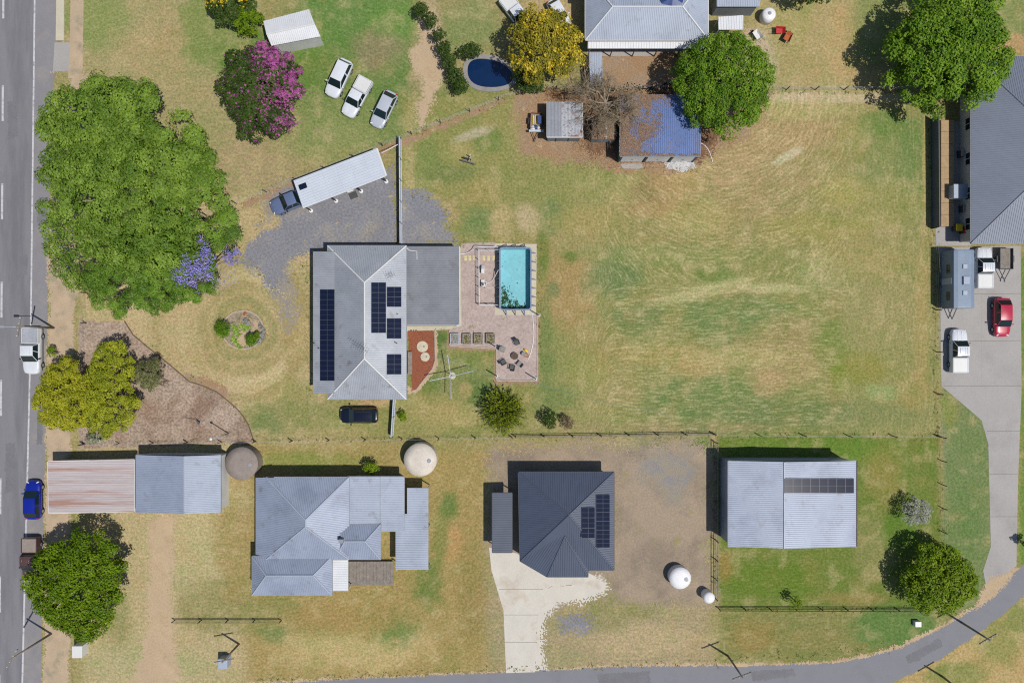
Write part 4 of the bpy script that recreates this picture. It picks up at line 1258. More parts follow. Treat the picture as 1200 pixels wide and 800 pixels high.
# ------------------------------------------------------------------ the main house
def main_house():
    c = W(425, 378)
    root = thing('house', 'grey metal roofed main house with black solar panels beside the pool patio', 'house', (c.x, c.y, 0))
    e, rh = 2.9, 5.0
    ro, (A, B, Cc, D, P, Q) = hip_roof(root, 384, 288, 476, 467.5, e, ((427, 331), (427, 420)), rh, M['roof_grey'], capm=M['trim_white'], gutm=M['trim_grey'])
    wall_box(root, [A[:2], B[:2], Cc[:2], D[:2]], e - .06, M['wall_cream'], .5)
    wp = inset([A[:2], B[:2], Cc[:2], D[:2]], .5)
    # verandah
    v = [W(367.5, 295, 2.92), W(392, 295, 3.40), W(392, 461, 3.40), W(367.5, 461, 2.92)]
    vo = flat_roof(root, v, M['roof_grey'], along=Vector((1, 0, 0)), name='verandah_roof')
    gutter(vo, [v[3], v[0]], M['trim_grey'])
    gutter(vo, [v[0], v[1]], M['trim_grey'], .06, 'barge_board')
    for k in range(7):
        p = v[0].lerp(v[3], (k + .15) / 6.3)
        MB().box((p.x + .25, p.y, 1.3), (.1, .1, 2.6)).build('post', M['trim_white'], root)
    MB().prism([(v[0].x + .1, v[0].y - .1), (wp[0][0], v[0].y - .1), (wp[0][0], v[3].y + .1), (v[0].x + .1, v[3].y + .1)], .0, .3).build('verandah_floor', M['timber_grey'], root)
    # patio roof
    q = [W(476.5, 288.5, 2.72), W(538, 288.5, 2.55), W(538.5, 381, 2.55), W(477, 381, 2.72)]
    po = flat_roof(root, q, M['roof_patio'], along=Vector((1, 0, 0)), name='patio_roof')
    gutter(po, [q[1], q[2]], M['trim_white'], .14)
    gutter(po, [q[2], q[3]], M['trim_white'], .10, 'barge_board')
    for p in (q[1], q[2], q[1].lerp(q[2], .5)):
        MB().box((p.x - .12, p.y + (.12 if p is q[2] else -.12), 1.25), (.09, .09, 2.5)).build('post', M['trim_white'], root)
    m = MB()
    pts = [on_plane(*t, q[0], plane_of(*q[:3])) + Vector((0, 0, .08)) for t in ((476, 290), (480, 293.5), (488.5, 294.5), (488.7, 304))]
    m.tube(pts, .045, 6)
    m.build('downpipe', M['hose_white'], root)
    MB().box((q[2].x - .2, q[2].y - .02, 2.62), (.3, .25, .12), .5).build('bracket', M['steel'], root)
    # solar panels
    nv = plane_of(v[0], v[1], v[2])
    solar_array(root, 375.6, 339.2, 392.6, 446, 2, 9, v[0], nv)
    ne = plane_of(B, P, Cc)
    solar_array(root, 434.8, 331, 452, 390, 2, 5, B, ne)
    for y0, y1 in ((336.2, 359.6), (373, 396.6), (415, 438.6)):
        solar_array(root, 453, y0, 470, y1, 2, 2, B, ne)
    # roof vents
    vv = 0
    for x, y in ((466, 368), (465, 402), (463.5, 401), (374, 408), (368.5, 402)):
        n_, p0 = (ne, B) if x > 430 else (nv, v[0])
        p = on_plane(x, y, p0, n_)
        MB().tube([p - Vector((0, 0, .05)), p + Vector((0, 0, .35))], .05, 8).build('vent_pipe', M['black_metal'], root)
    # windows
    x1 = wp[1][0]
    for k, yy in enumerate((403, 425, 446)):
        a = W(470, yy)
        window_on(root, (x1, a.y - .7), (x1, a.y + .7), 1.0, 2.2, (1, 0))
    for k, xx in enumerate((400, 420, 445, 462)):
        a = W(xx, 460)
        window_on(root, (a.x - .6, wp[2][1]), (a.x + .6, wp[2][1]), 1.0, 2.2, (0, -1))
    dm = MB().box((wp[0][0] - .02, W(0, 380).y, 1.3), (.05, .95, 2.0))
    d = dm.build('door', M['wall_green'], root)
    # aerials
    def aerial(label, px, py, plane, L, ang, nel):
        p0, n_ = plane
        p = on_plane(px, py, p0, n_)
        r = thing('tv_aerial', label, 'aerial', p)
        top = p + Vector((0, 0, 1.5))
        MB().tube([p - Vector((0, 0, .03)), top], .022, 6).build('mast', M['steel'], r)
        dv = Vector((math.cos(R(ang)), math.sin(R(ang)), 0))
        sv = Vector((-dv.y, dv.x, 0))
        MB().tube([top - dv * L * .4, top + dv * L * .6], .018, 5).build('boom', M['dark_plastic'], r)
        for k in range(nel):
            t = top + dv * L * (-.38 + .95 * k / (nel - 1))
            w_ = .55 - .3 * k / nel
            MB().tube([t - sv * w_, t + sv * w_], .011, 4).build('element', M['dark_plastic'], r)
    aerial('small tv aerial on the bright roof slope above the solar panels', 460, 325, (B, ne), .9, 25, 4)
    aerial('long tv aerial on the ridge near the lower hip of the main roof', 427, 408, (B, ne), 1.9, 150, 8)
    m = MB().box((x1 + .55, W(0, 425).y, .35), (.5, 2.6, .12))
    for s in (-1.1, 1.1):
        m.box((x1 + .55, W(0, 425).y + s, .16), (.4, .08, .30))
    b = m.build('garden_bench', M['timber_grey'])
    tag(b, 'narrow grey slab bench against the wall beside the red mulch', 'bench')


main_house()


# ------------------------------------------------------------------ carport and steel fences
def carport():
    h = 2.65
    c4 = [W(344, 211.5, h), W(441, 174, h), W(454.8, 204.5, h + .02), W(355, 243.6, h + .02)]
    c4[2] = c4[1] + (c4[3] - c4[0])
    cen = sum(c4, Vector()) / 4
    root = thing('carport', 'pale flat roofed carport along the diagonal fence over the pickup', 'carport', (cen.x, cen.y, 0))
    al = (c4[1] - c4[0]).normalized()
    ac = (c4[3] - c4[0]).normalized()
    nr = 6
    for k in range(nr):
        a, b = k / nr, (k + 1) / nr
        q = [c4[0].lerp(c4[1], a) + al * .002, c4[0].lerp(c4[1], b) - al * .002, c4[3].lerp(c4[2], b) - al * .002, c4[3].lerp(c4[2], a) + al * .002]
        flat_roof(root, q, M['roof_carport'], sp=.3, along=al, name='roof_sheet', rib=True)
    gutter(root, [c4[3], c4[2]], M['trim_white'], .1)
    gutter(root, [c4[1], c4[2]], M['trim_white'], .32, 'fascia')
    gutter(root, [c4[0], c4[3]], M['trim_grey'], .06, 'fascia')
    p = W(355, 218.5, h) + Vector((0, 0, .04))
    m = MB()
    q = [p - al * .45 - ac * .3, p + al * .45 - ac * .3, p + al * .45 + ac * .3, p - al * .45 + ac * .3]
    m.prism([v[:2] for v in q], h + .03, h + .09)
    m.build('skylight', M['solar_cell'], root)
    for k in range(4):
        e = c4[3].lerp(c4[2], .02 + .94 * k / 3) + ac * -.12
        po = MB().box((e.x, e.y, h / 2 - .05), (.11, .11, h - .1), math.atan2(al.y, al.x)).build('post', M['black_metal'], root)
        MB().lathe([(.24, -.02), (.24, .10), (.2, .14), (.001, .145)], (e.x, e.y, 0), 14).build('footing', M['tank_white'], po)
        f = c4[0].lerp(c4[1], .02 + .94 * k / 3) + ac * .15
        MB().box((f.x, f.y, h / 2 - .05), (.11, .11, h - .1), math.atan2(al.y, al.x)).build('post', M['black_metal'], root)
    for t in (.04, .5, .96):
        a, b = c4[0].lerp(c4[3], t), c4[1].lerp(c4[2], t)
        MB().beam(a - Vector((0, 0, .14)), b - Vector((0, 0, .14)), .08, .14).build('beam', M['steel'], root)
    # pipe from the gutter to the steel fence
    a, b = c4[1] + al * .4 + ac * .7, W(466, 169.5, 1.5)
    o = MB().tube([a, a + (b - a) * .5 - Vector((0, 0, .05)), b], .045, 6).build('downpipe', M['hose_white'], root)
    return al, ac, c4


CAL, CAC, CC4 = carport()


def steel_fence(label, a, b, h, pan=2.3, m1='fence_steel'):
    a, b = Vector((a.x, a.y, 0)), Vector((b.x, b.y, 0))
    d = b - a
    n = max(1, round(d.length / pan))
    dn = d.normalized()
    root = thing('steel_fence', label, 'fence', a.lerp(b, .5))
    for k in range(n):
        p, q = a + d * (k / n) + dn * .035, a + d * ((k + 1) / n) - dn * .035
        m = MB()
        L = (q - p).length
        nf = max(4, int(L / .12))
        sd = Vector((-dn.y, dn.x, 0))
        vs = []
        for i in range(nf + 1):
            s = sd * (.018 if i % 2 else -.018)
            t = p.lerp(q, i / nf) + s
            vs += [t + Vector((0, 0, .05)), t + Vector((0, 0, h - .06))]
        m.add(vs, [(2 * i, 2 * i + 2, 2 * i + 3, 2 * i + 1) for i in range(nf)])
        pa = m.build('panel', M[m1], root)
        for z in (.06, h - .03):
            MB().beam(p + Vector((0, 0, z)), q + Vector((0, 0, z)), .1, .06).build('rail', M[m1], pa)
    for k in range(n + 1):
        t = a + d * (k / n)
        MB().box((t.x, t.y, h / 2 + .01), (.075, .075, h + .02)).build('post', M['fence_dark'], root)
    return root


steel_fence('grey steel panel fence from the carport end down to the main house', W(470, 163), W(471, 287), 1.35)
steel_fence('short grey steel panel fence below the main house beside the dark car', W(463.5, 464), W(460.5, 511), 1.35)


def post_fence(name, label, pts, h=1.15, sp=3.3, wires=3, postm='timber_dark', rail=None, r=.06, phase=0.0):
    P = [W(*p) for p in pts]
    cen = sum(P, Vector()) / len(P)
    root = thing(name, label, 'fence', cen)
    for i in range(len(P) - 1):
        a, b = P[i], P[i + 1]
        n = max(1, round((b - a).length / sp))
        for k in range(n + (1 if i == len(P) - 2 else 0)):
            t = a.lerp(b, (k + phase) / n if k + phase <= n else 1)
            hh = h * random.uniform(.92, 1.08)
            MB().tube([t - Vector((0, 0, .05)), t + Vector((random.uniform(-.03, .03), random.uniform(-.03, .03), hh))], r * random.uniform(.85, 1.15), 7).build('post', M[postm], root)
        for w in range(wires):
            z = h * (.3 + .62 * w / max(1, wires - 1))
            m = MB()
            if rail:
                m.beam(a + Vector((0, 0, z)), b + Vector((0, 0, z)), .05, .11)
                m.build('rail', M[rail], root)
            else:
                m.tube([a + Vector((0, 0, z)), b + Vector((0, 0, z))], .006, 3)
                m.build('wire', M['steel'], root)
    return root


post_fence('post_and_wire_fence', 'post and wire fence running diagonally past the carport to the top sheds', [(103, 308), (347, 211), (618, 104)], sp=3.7)
post_fence('post_and_wire_fence', 'post and wire fence along the top behind the sheds and dense round tree', [(618, 104), (1090, 106)], sp=3.4)
post_fence('post_and_wire_fence', 'post and wire fence down the right side of the open paddock', [(1092, 268), (1095, 318), (1097, 363), (1100, 511)], sp=4.6)
post_fence('post_and_wire_fence', 'post and wire fence along the bottom of the paddock beyond the grey rails', [(836, 509), (1098, 511)], sp=5.0)
post_fence('post_and_wire_fence', 'post and wire fence between front yard and the neighbouring house below', [(100, 520), (300, 517), (600, 512)], sp=4.2)
post_fence('post_and_wire_fence', 'post and wire fence at the front under the feathery and yellow green trees', [(103, 308), (98, 520)], sp=3.6)
post_fence('rail_fence', 'weathered grey rail fence below the pair of small shrubs', [(604, 511), (836, 508)], sp=3.35, h=1.1, wires=2, rail='timber_grey', r=.08)
steel_fence('dark solid panel fence at the upper right side of the paddock', W(1091, 140), W(1092, 268), 1.5, m1='fence_dark')
post_fence('neighbour_fence', 'fence left of the large solar roofed shed', [(838, 518), (838, 700)], sp=2.4, h=1.2, wires=2, rail='timber_grey')
post_fence('neighbour_fence', 'low dark fence across the green lawn above the side road', [(842, 712), (1080, 713)], sp=3.0, h=.9, wires=2, rail='timber_dark')
post_fence('neighbour_fence', 'pale fence beside the long concrete driveway', [(1103, 512), (1104, 650)], sp=2.6, h=1.1, wires=3)
post_fence('neighbour_fence', 'thin rail fence on the dry lawn right of the sandy drive', [(205, 726), (330, 726)], sp=3.0, h=.9, wires=2, rail='timber_grey')


# ------------------------------------------------------------------ sheds on the block
def blue_shed():
    c = W(774, 150)
    root = thing('shed', 'blue metal roofed shed half buried in brown leaves under the dense round tree', 'shed', (c.x, c.y, 0))
    e0, e1 = 3.0, 2.75
    q = [W(727, 111, e0), W(821.5, 111, e0), W(821.5, 183, e1), W(727, 183, e1)]
    q[2].x, q[3].x = q[1].x, q[0].x
    ro = flat_roof(root, q, M['roof_blue'], sp=.22, name='roof')
    gutter(ro, [q[3], q[2]], M['trim_grey'], .14)
    gutter(ro, [q[3], q[0]], M['trim_white'], .10, 'barge_board')
    gutter(ro, [q[1], q[2]], M['trim_grey'], .08, 'barge_board')
    x0, x1, y0, y1 = q[0].x + .15, q[1].x - .15, q[3].y + .12, q[0].y - .2
    MB().prism([(x0, y0), (x1, y0), (x1, y1), (x0, y1)], 0, e1 - .08).build('wall', M['wall_green'], root)
    n = 3
    L = (x1 - x0)
    for k in range(n):
        a, b = x0 + L * k / n + .28, x0 + L * (k + 1) / n - .12
        m = MB()
        nz = 9
        vs = []
        for i in range(nz + 1):
            z = .02 + 2.4 * i / nz
            s = -.05 if i % 2 else -.03
            vs += [(a, y0 + s, z), (b, y0 + s, z)]
        m.add(vs, [(2 * i, 2 * i + 1, 2 * i + 3, 2 * i + 2) for i in range(nz)])
        d = m.build('roller_door', M['wall_white'], root)
        MB().box(((a + b) / 2, y0 - .08, .9), (.22, .05, .05)).build('handle', M['black_metal'], d)
    for k in range(n + 1):
        x = x0 + L * k / n + (.08 if k < n else -.06)
        MB().box((x, y0 - .06, 1.3), (.16, .12, 2.6)).build('post', M['wall_dark'], root)
    # leaves on the roof
    r = np.random.RandomState(3)
    nrm = plane_of(q[0], q[1], q[2])
    N0 = 60000
    u, v = r.rand(N0), r.rand(N0)
    P = np.array(q[0])[None] + u[:, None] * (np.array(q[1]) - np.array(q[0]))[None] + v[:, None] * (np.array(q[3]) - np.array(q[0]))[None]
    prob = sstep(.72, .22, u + .22 * v) * .80 + .9 * sstep(.955, .985, v) * (fbm(P[:, 0], P[:, 1], .9, 4, 3) > .46) + .01
    prob *= .35 + 1.1 * (fbm(P[:, 0], P[:, 1], 1.3, 9, 4) > .42)
    k = r.rand(N0) < prob
    P = P[k]
    n_ = len(P)
    P = P + np.array(nrm)[None] * (.035 + .03 * r.rand(n_))[:, None]
    N = norm(np.array(nrm)[None] + r.normal(size=(n_, 3)) * .3)
    o = leaves('leaf_litter', P, N, .06 + .07 * r.rand(n_), r.rand(n_), M['litter_leaf'], None, .6)
    tag(o, 'brown dry leaves covering the left half of the blue roof', 'leaves', kind='stuff')


blue_shed()


def small_sheds():
    c = W(662, 142)
    root = thing('shed', 'square shed with weathered rusty grey roof beside the loaded trailer', 'shed', (c.x, c.y, 0))
    h = 2.25
    q = [W(641, 119.5, h + .06), W(682.5, 119.5, h + .06), W(682.5, 160.5, h), W(641, 160.5, h)]
    q[2].x, q[3].x = q[1].x, q[0].x
    n = 5
    for k in range(n):
        a, b = k / n, (k + 1) / n
        s = [q[0].lerp(q[1], a), q[0].lerp(q[1], b), q[3].lerp(q[2], b), q[3].lerp(q[2], a)]
        s[0].x += .008; s[3].x += .008
        flat_roof(root, s, M['roof_rusty'] if k >= 2 else M['trim_grey'], sp=.16, name='roof_sheet')
    gutter(root, [q[3], q[2]], M['trim_white'], .16)
    gutter(root, [q[1], q[2]], M['trim_white'], .09, 'barge_board')
    gutter(root, [q[0], q[3]], M['trim_white'], .07, 'barge_board')
    MB().prism(inset([v[:2] for v in q], .15), 0, h - .08).build('wall', M['wall_grey'], root)
    y = q[3].y + .15
    for a in (.28, .64):
        x = q[3].x + (q[2].x - q[3].x) * a
        MB().box((x, y - .03, 1.05), (.06, .05, 2.1)).build('seam', M['wall_dark'], root)
    c = W(704, 150)
    root = thing('lean_to_shed', 'small leaf covered shed under the leafless tree', 'shed', (c.x, c.y, 0))
    h = 1.7
    q = [W(694, 136, h + .05), W(722, 136, h + .05), W(722, 163, h), W(694, 163, h)]
    ro = flat_roof(root, q, M['litter_ground'], sp=.3, name='roof')
    gutter(ro, [q[0], q[3]], M['trim_grey'], .09, 'barge_board')
    MB().beam(q[0].lerp(q[1], .58), q[3].lerp(q[2], .58), .18, .06).build('batten', M['fence_steel'], ro)
    MB().prism(inset([v[:2] for v in q], .08), 0, h - .07).build('wall', M['wall_grey'], root)
    r = np.random.RandomState(4)
    u, v = r.rand(1500), r.rand(1500)
    P = np.array(q[0])[None] + u[:, None] * (np.array(q[1]) - np.array(q[0]))[None] + v[:, None] * (np.array(q[3]) - np.array(q[0]))[None] + np.array([0, 0, .06])
    o = leaves('leaf_litter', P, norm(np.array([[0, 0, 1.]]) + r.normal(size=P.shape) * .3), .11 + .08 * r.rand(1500), r.rand(1500), M['litter_leaf'], None, .6)
    tag(o, 'brown dry leaves covering the small shed under the leafless tree', 'leaves', kind='stuff')
    # litter on the ground
    P = []
    while len(P) < 5200:
        px, py = 605 + 240 * r.rand(), 106 + 92 * r.rand()
        if r.rand() < .25 + .75 * (px > 672) * (px < 790):
            p = W(px, py)
            P.append((p.x, p.y, .03))
    P = np.array(P)
    o = leaves('leaf_litter', P, norm(np.array([[0, 0, 1.]]) + r.normal(size=P.shape) * .35), .08 + .08 * r.rand(len(P)), r.rand(len(P)), M['litter_leaf'], None, .6)
    tag(o, 'brown leaf litter scattered on the bare ground round the sheds', 'leaves', kind='stuff')


small_sheds()


# ------------------------------------------------------------------ vehicles
def glass_quad(mb, q, out, ins=.08, mi=0):
    c = sum(q, Vector()) / 4
    mb.add([p + (c - p) * ins + out for p in q], [(0, 1, 2, 3)], mi)


def vehicle(kind, name, label, cat, px, py, head, paint, L=4.5, Wd=1.82, Hh=1.5, group=None, z=0.0, bed=None, rack=False, loc=None):
    """head = direction the nose points, in picture units (x right, y down)"""
    ang = math.atan2(-head[1], head[0])
    p = loc or W(px, py, .5)
    root = thing(name, label, cat, (p.x, p.y, z), group, ang)
    hw = Wd / 2
    st = dict(
        car=[(-.5, .58, .56), (-.49, .76, .60), (-.455, .92, .63), (-.30, 1, .64), (0, 1, .63), (.18, 1, .615), (.34, .985, .58), (.42, .92, .54), (.465, .78, .49), (.487, .62, .45), (.497, .44, .42)],
        suv=[(-.5, .60, .60), (-.492, .78, .64), (-.46, .93, .66), (-.30, 1, .665), (0, 1, .66), (.18, 1, .645), (.34, .99, .61), (.42, .92, .575), (.462, .80, .53), (.486, .64, .48), (.497, .44, .45)],
        ute=[(-.5, .90, .50), (-.495, .97, .54), (-.45, 1, .56), (-.16, 1, .56), (-.14, 1, .60), (.16, 1, .60), (.33, .985, .585), (.42, .93, .56), (.465, .82, .50), (.487, .66, .46), (.497, .48, .43)])[kind]
    m = MB()
    rings = []
    for sx, sw, zt in st:
        x, w, zt, zb = sx * L, sw * hw, zt * Hh, .24
        ring = [(-w * .86, zb), (-w, zb + .16), (-w * 1.0, zt - .22), (-w * .955, zt - .08), (-w * .82, zt - .015), (-w * .4, zt + .012), (w * .4, zt + .012), (w * .82, zt - .015), (w * .955, zt - .08), (w, zt - .22), (w, zb + .16), (w * .86, zb)]
        rings.append([(x, a, b) for a, b in ring])
    vs = [v for r_ in rings for v in r_]
    k = 12
    fs = []
    skip = set()
    for i in range(len(rings) - 1):
        for j in range(k):
            if kind == 'ute' and i in (2,) and j in (4, 5, 6):
                continue
            fs.append((i * k + j, i * k + (j + 1) % k, (i + 1) * k + (j + 1) % k, (i + 1) * k + j))
    fs.append(tuple(range(k))[::-1])
    fs.append(tuple(range((len(rings) - 1) * k, len(rings) * k)))
    m.add(vs, [f[::-1] for f in fs])
    body = m.build('body', M[paint], root, smooth=True, local=True)
    # cabin
    cab = dict(car=(-.45, .24, -.31, .07, .62), suv=(-.455, .25, -.385, .09, .645), ute=(-.15, .235, -.11, .10, .59))[kind]
    xb0, xb1, xr0, xr1, zz = cab[0] * L, cab[1] * L, cab[2] * L, cab[3] * L, cab[4] * Hh
    wb, wr, z1 = hw * .93, hw * .74, Hh - .05
    B_ = [Vector((xb0, -wb, zz)), Vector((xb1, -wb, zz)), Vector((xb1, wb, zz)), Vector((xb0, wb, zz))]
    T_ = [Vector((xr0, -wr, z1)), Vector((xr1, -wr, z1)), Vector((xr1, wr, z1)), Vector((xr0, wr, z1))]
    m = MB()
    m.add(B_ + T_, [(0, 1, 5, 4), (1, 2, 6, 5), (2, 3, 7, 6), (3, 0, 4, 7)])
    # crowned roof
    nn = 5
    rv, rf = [], []
    for i in range(nn):
        for j in range(nn):
            u, v = i / (nn - 1), j / (nn - 1)
            p_ = T_[0].lerp(T_[1], u).lerp(T_[3].lerp(T_[2], u), v)
            rv.append(p_ + Vector((0, 0, .07 * (1 - (2 * u - 1) ** 4) * (1 - (2 * v - 1) ** 4))))
    for i in range(nn - 1):
        for j in range(nn - 1):
            a = i * nn + j
            rf.append((a, a + nn, a + nn + 1, a + 1))
    m.build('cabin', M[paint], root, local=True)
    rm = MB().add(rv, rf)
    roof = rm.build('roof', M[paint], root, smooth=True, local=True)
    if rack or kind == 'ute':
        for s in ((-.62, .62) if rack else (-.5, -.17, .17, .5)):
            q = MB().beam((xr0 + .2, s * wr * 1.2, z1 + .07), (xr1 - .15, s * wr * 1.2, z1 + .07), .04, .03)
            q.build('roof_rail', M['black_metal'] if rack else M[paint], roof, local=True)
    def pane(name_, a, b, c, d, ins=.08):
        n_ = (b - a).cross(d - a).normalized()
        g = MB()
        glass_quad(g, [a, b, c, d], n_ * .012, ins)
        g.build(name_, M['car_glass'], root, local=True)
    pane('windscreen', B_[1], B_[2], T_[2], T_[1], .06)
    pane('rear_window', B_[3], B_[0], T_[0], T_[3], .10)
    for s in (0, 1):
        b0, b1, t0, t1 = (B_[0], B_[1], T_[0], T_[1]) if s == 0 else (B_[3], B_[2], T_[3], T_[2])
        mb_, mt = b0.lerp(b1, .46), t0.lerp(t1, .5)
        for (a, b, c, d) in ((b0, mb_, mt, t0), (mb_, b1, t1, mt)):
            q = (a, b, c, d) if s == 0 else (b, a, d, c)
            pane('side_window', *q, .11)
    for s in (-1, 1):
        MB().box((.452 * L, s * hw * .62, .485 * Hh), (.10, .30, .11), -s * .5).build('headlight', M['lamp_clear'], root, local=True)
        MB().box((-.472 * L, s * hw * .70, .55 * Hh), (.12, .24, .2), s * .4).build('taillight', M['lamp_red'], root, local=True)
        MB().box((xb1 - .18 * L * .35, s * (hw + .10), zz + .06), (.12, .22, .15)).build('mirror', M[paint] if kind != 'ute' else M['black_metal'], root, local=True)
        for xx in (.31, -.31):
            wm = MB()
            wm.lathe([(.2, -.1), (.31, -.11), (.335, -.07), (.335, .07), (.31, .11), (.2, .1)], n=16)
            wm.v = [(a, c, b) for a, b, c in wm.v]
            wm.v = [(a + xx * L, b + s * (hw - .1), c + .335) for a, b, c in wm.v]
            w_ = wm.build('wheel', M['rubber'], root, smooth=True, local=True)
            rmb = MB().lathe([(.19, -.105), (.19, .105)], n=14)
            rmb.v = [(a + xx * L, c + s * (hw - .1), b + .335) for a, b, c in rmb.v]
            rmb.build('rim', M['aluminium'], w_, local=True)
    MB().box((.485 * L, 0, .36), (.10, Wd * .52, .16)).build('bumper', M['dark_plastic'], root, local=True)
    MB().box((.43 * L, 0, .455 * Hh), (.17, Wd * .42, .12)).build('grille', M['black_metal'], root, local=True)
    if kind == 'ute':
        bx0, bx1 = -.485 * L, -.165 * L
        zt = .60 * Hh
        t = MB()
        t.box(((bx0 + bx1) / 2, 0, zt * .62 + .05), (bx1 - bx0, Wd * .9, .06))
        fl = t.build('bed_floor', M[bed or 'dark_plastic'], root, local=True)
        for s in (-1, 1):
            MB().box(((bx0 + bx1) / 2, s * hw * .95, zt - .12), (bx1 - bx0, .07, .42)).build('bed_side', M[paint], root, local=True)
        for x in (bx0, bx1):
            MB().box((x, 0, zt - .12), (.07, Wd * .93, .42)).build('tailgate', M[paint], root, local=True)
        MB().box(((bx0 + bx1) / 2, 0, zt + .06), (bx1 - bx0 - .1, Wd * .86, .05)).build('bed_cover', M[bed or 'dark_plastic'], root, local=True)
    if kind == 'ute':
        for s in (-.28, .28):
            MB().beam((.2 * L, s * hw, .603 * Hh + .012), (.44 * L, s * hw * .92, .56 * Hh + .014), .16, .03).build('bonnet_ridge', M[paint], root, local=True)
    return root


hd = (-.928, .372)
pu = W(318.5, 245.0, .6) + Vector((.928, .372, 0)) * 2.62
vehicle('ute', 'pickup', 'slate blue pickup with its nose out of the carport', 'pickup', 0, 0, hd, 'paint_slate', 5.3, 1.92, 1.75, loc=Vector((pu.x, pu.y, 0)))
vehicle('suv', 'car', 'black car parked on the lawn below the main house', 'car', 421, 486.3, (-1, 0.0), 'paint_navy', 4.4, 1.82, 1.55, rack=True)
vehicle('suv', 'car', 'leftmost of three cars parked on the grass below the white shed', 'car', 397.5, 93, (-.42, .9), 'paint_white', 4.6, 1.85, 1.6, 'three cars parked on the top lawn')
vehicle('ute', 'pickup', 'middle of three vehicles parked on the grass below the white shed', 'pickup', 418.5, 115, (-.48, .88), 'paint_white', 4.9, 1.85, 1.65, 'three cars parked on the top lawn', bed='trim_white')
vehicle('car', 'car', 'rightmost of three cars parked on the grass, silver', 'car', 450, 129, (-.44, .9), 'paint_silver', 4.5, 1.8, 1.45, 'three cars parked on the top lawn')
vehicle('ute', 'pickup', 'white pickup parked askew on dry grass above the yellow flowering tree', 'pickup', 605.5, 17, (.6, .8), 'paint_white', 4.7, 1.8, 1.6, bed='trim_white')
vehicle('car', 'car', 'small white car half under the yellow flowering tree beside the house', 'car', 655, 17, (.5, .86), 'paint_white', 3.6, 1.6, 1.45)
vehicle('ute', 'truck', 'white truck with pale tray parked on the road by the yellow green tree', 'truck', 39.5, 411, (0, 1), 'paint_white', 5.4, 1.95, 1.8, bed='canvas_grey')
vehicle('car', 'car', 'bright blue car parked on the road shoulder', 'car', 40, 585, (0, -1), 'paint_blue', 4.5, 1.8, 1.45)
vehicle('ute', 'pickup', 'brown pickup with pinkish bed cover parked on the road shoulder', 'pickup', 38, 654, (0, 1), 'paint_brown', 5.1, 1.85, 1.7, bed='tank_brown')
vehicle('ute', 'pickup', 'white pickup right of the blue grey caravan', 'pickup', 1151, 314, (0, -1), 'paint_white', 4.8, 1.85, 1.7, bed='trim_white')
vehicle('ute', 'pickup', 'white pickup on the concrete just below the blue grey caravan', 'pickup', 1122, 411, (0, -1), 'paint_white', 5.1, 1.85, 1.7, bed='trim_white')
vehicle('car', 'car', 'red car on the wide concrete driveway', 'car', 1173, 372, (0, 1), 'paint_red', 4.5, 1.82, 1.5)


def trailer(label, px, py, head, Lb=1.9, Wb=1.25, bodym='rust', name='box_trailer'):
    ang = math.atan2(-head[1], head[0])
    p = W(px, py)
    root = thing(name, label, 'trailer', (p.x, p.y, 0), None, ang)
    MB().box((0, 0, .5), (Lb, Wb, .06)).build('floor', M['timber_grey'], root, local=True)
    for s in (-1, 1):
        MB().box((0, s * Wb / 2, .66), (Lb, .04, .34)).build('side', M[bodym], root, local=True)
        MB().box((s * Lb / 2, 0, .66), (.04, Wb, .34)).build('end_board', M[bodym], root, local=True)
        wm = MB().lathe([(.15, -.08), (.26, -.09), (.28, -.05), (.28, .05), (.26, .09), (.15, .08)], n=14)
        wm.v = [(a, c + s * (Wb / 2 + .16), b + .28) for a, b, c in wm.v]
        wm.build('wheel', M['rubber'], root, smooth=True, local=True)
        MB().box((0, s * (Wb / 2 + .16), .60), (.72, .22, .03)).build('mudguard', M['black_metal'], root, local=True)
        MB().beam((Lb / 2, s * Wb * .42, .45), (Lb / 2 + 1.25, 0, .42), .06, .08).build('drawbar', M['black_metal'], root, local=True)
    MB().box((Lb / 2 + 1.35, 0, .43), (.25, .1, .1)).build('coupling', M['black_metal'], root, local=True)
    MB().tube([(Lb / 2 + 1.0, .12, .05), (Lb / 2 + 1.0, .12, .6)], .03, 6).build('jockey_stand', M['steel'], root, local=True)
    return root


trailer('small box trailer loaded with junk beside the rusty grey shed', 628, 144, (-.06, 1), 1.75, 1.3)
def junk(name, label, cat, px, py, z, build, mats):
    p = W(px, py, z)
    m = MB()
    build(m)
    m.v = [(v[0] + p.x, v[1] + p.y, v[2] + z) for v in m.v]
    return tag(m.build(name, mats), label, cat)
def chest(m, a, b, h, rz=0.0):
    m.box((0, 0, h * .42), (a, b, h * .84), rz, 0)
    m.box((0, 0, h * .93), (a * 1.06, b * 1.06, h * .14), rz, 1, .94)
    m.box((0, -b * .55, h * .6), (a * .25, .04, .05), rz, 1)
junk('cooler_box', 'blue lidded cooler box on the small loaded trailer', 'cooler', 632.2, 141.5, .53, lambda m: chest(m, .5, .9, .45), [M['timber_tan'], M['blue_plastic']])
junk('plank_stack', 'upright yellow and white boards on the left of the loaded trailer', 'boards', 625.8, 141, .53, lambda m: [m.box((-.12 + .1 * k, .0, .07 + .02 * (k % 2)), (.08, 1.1 - .1 * (k % 3), .12), .02 * k, k % 3) for k in range(4)], [M['yellow'], M['trim_white'], M['timber_tan']])
junk('crumpled_sheet', 'white and blue bundle at the drawbar end of the loaded trailer', 'bundle', 627.5, 150.5, .53, lambda m: [m.lathe([(.34 - .06 * k, 0), (.30 - .05 * k, .16), (.12, .27), (.001, .3)], (-.3 + .32 * k, .1 * (k % 2), 0), 9, k % 2) for k in range(3)], [M['trim_white'], M['blue_plastic']])
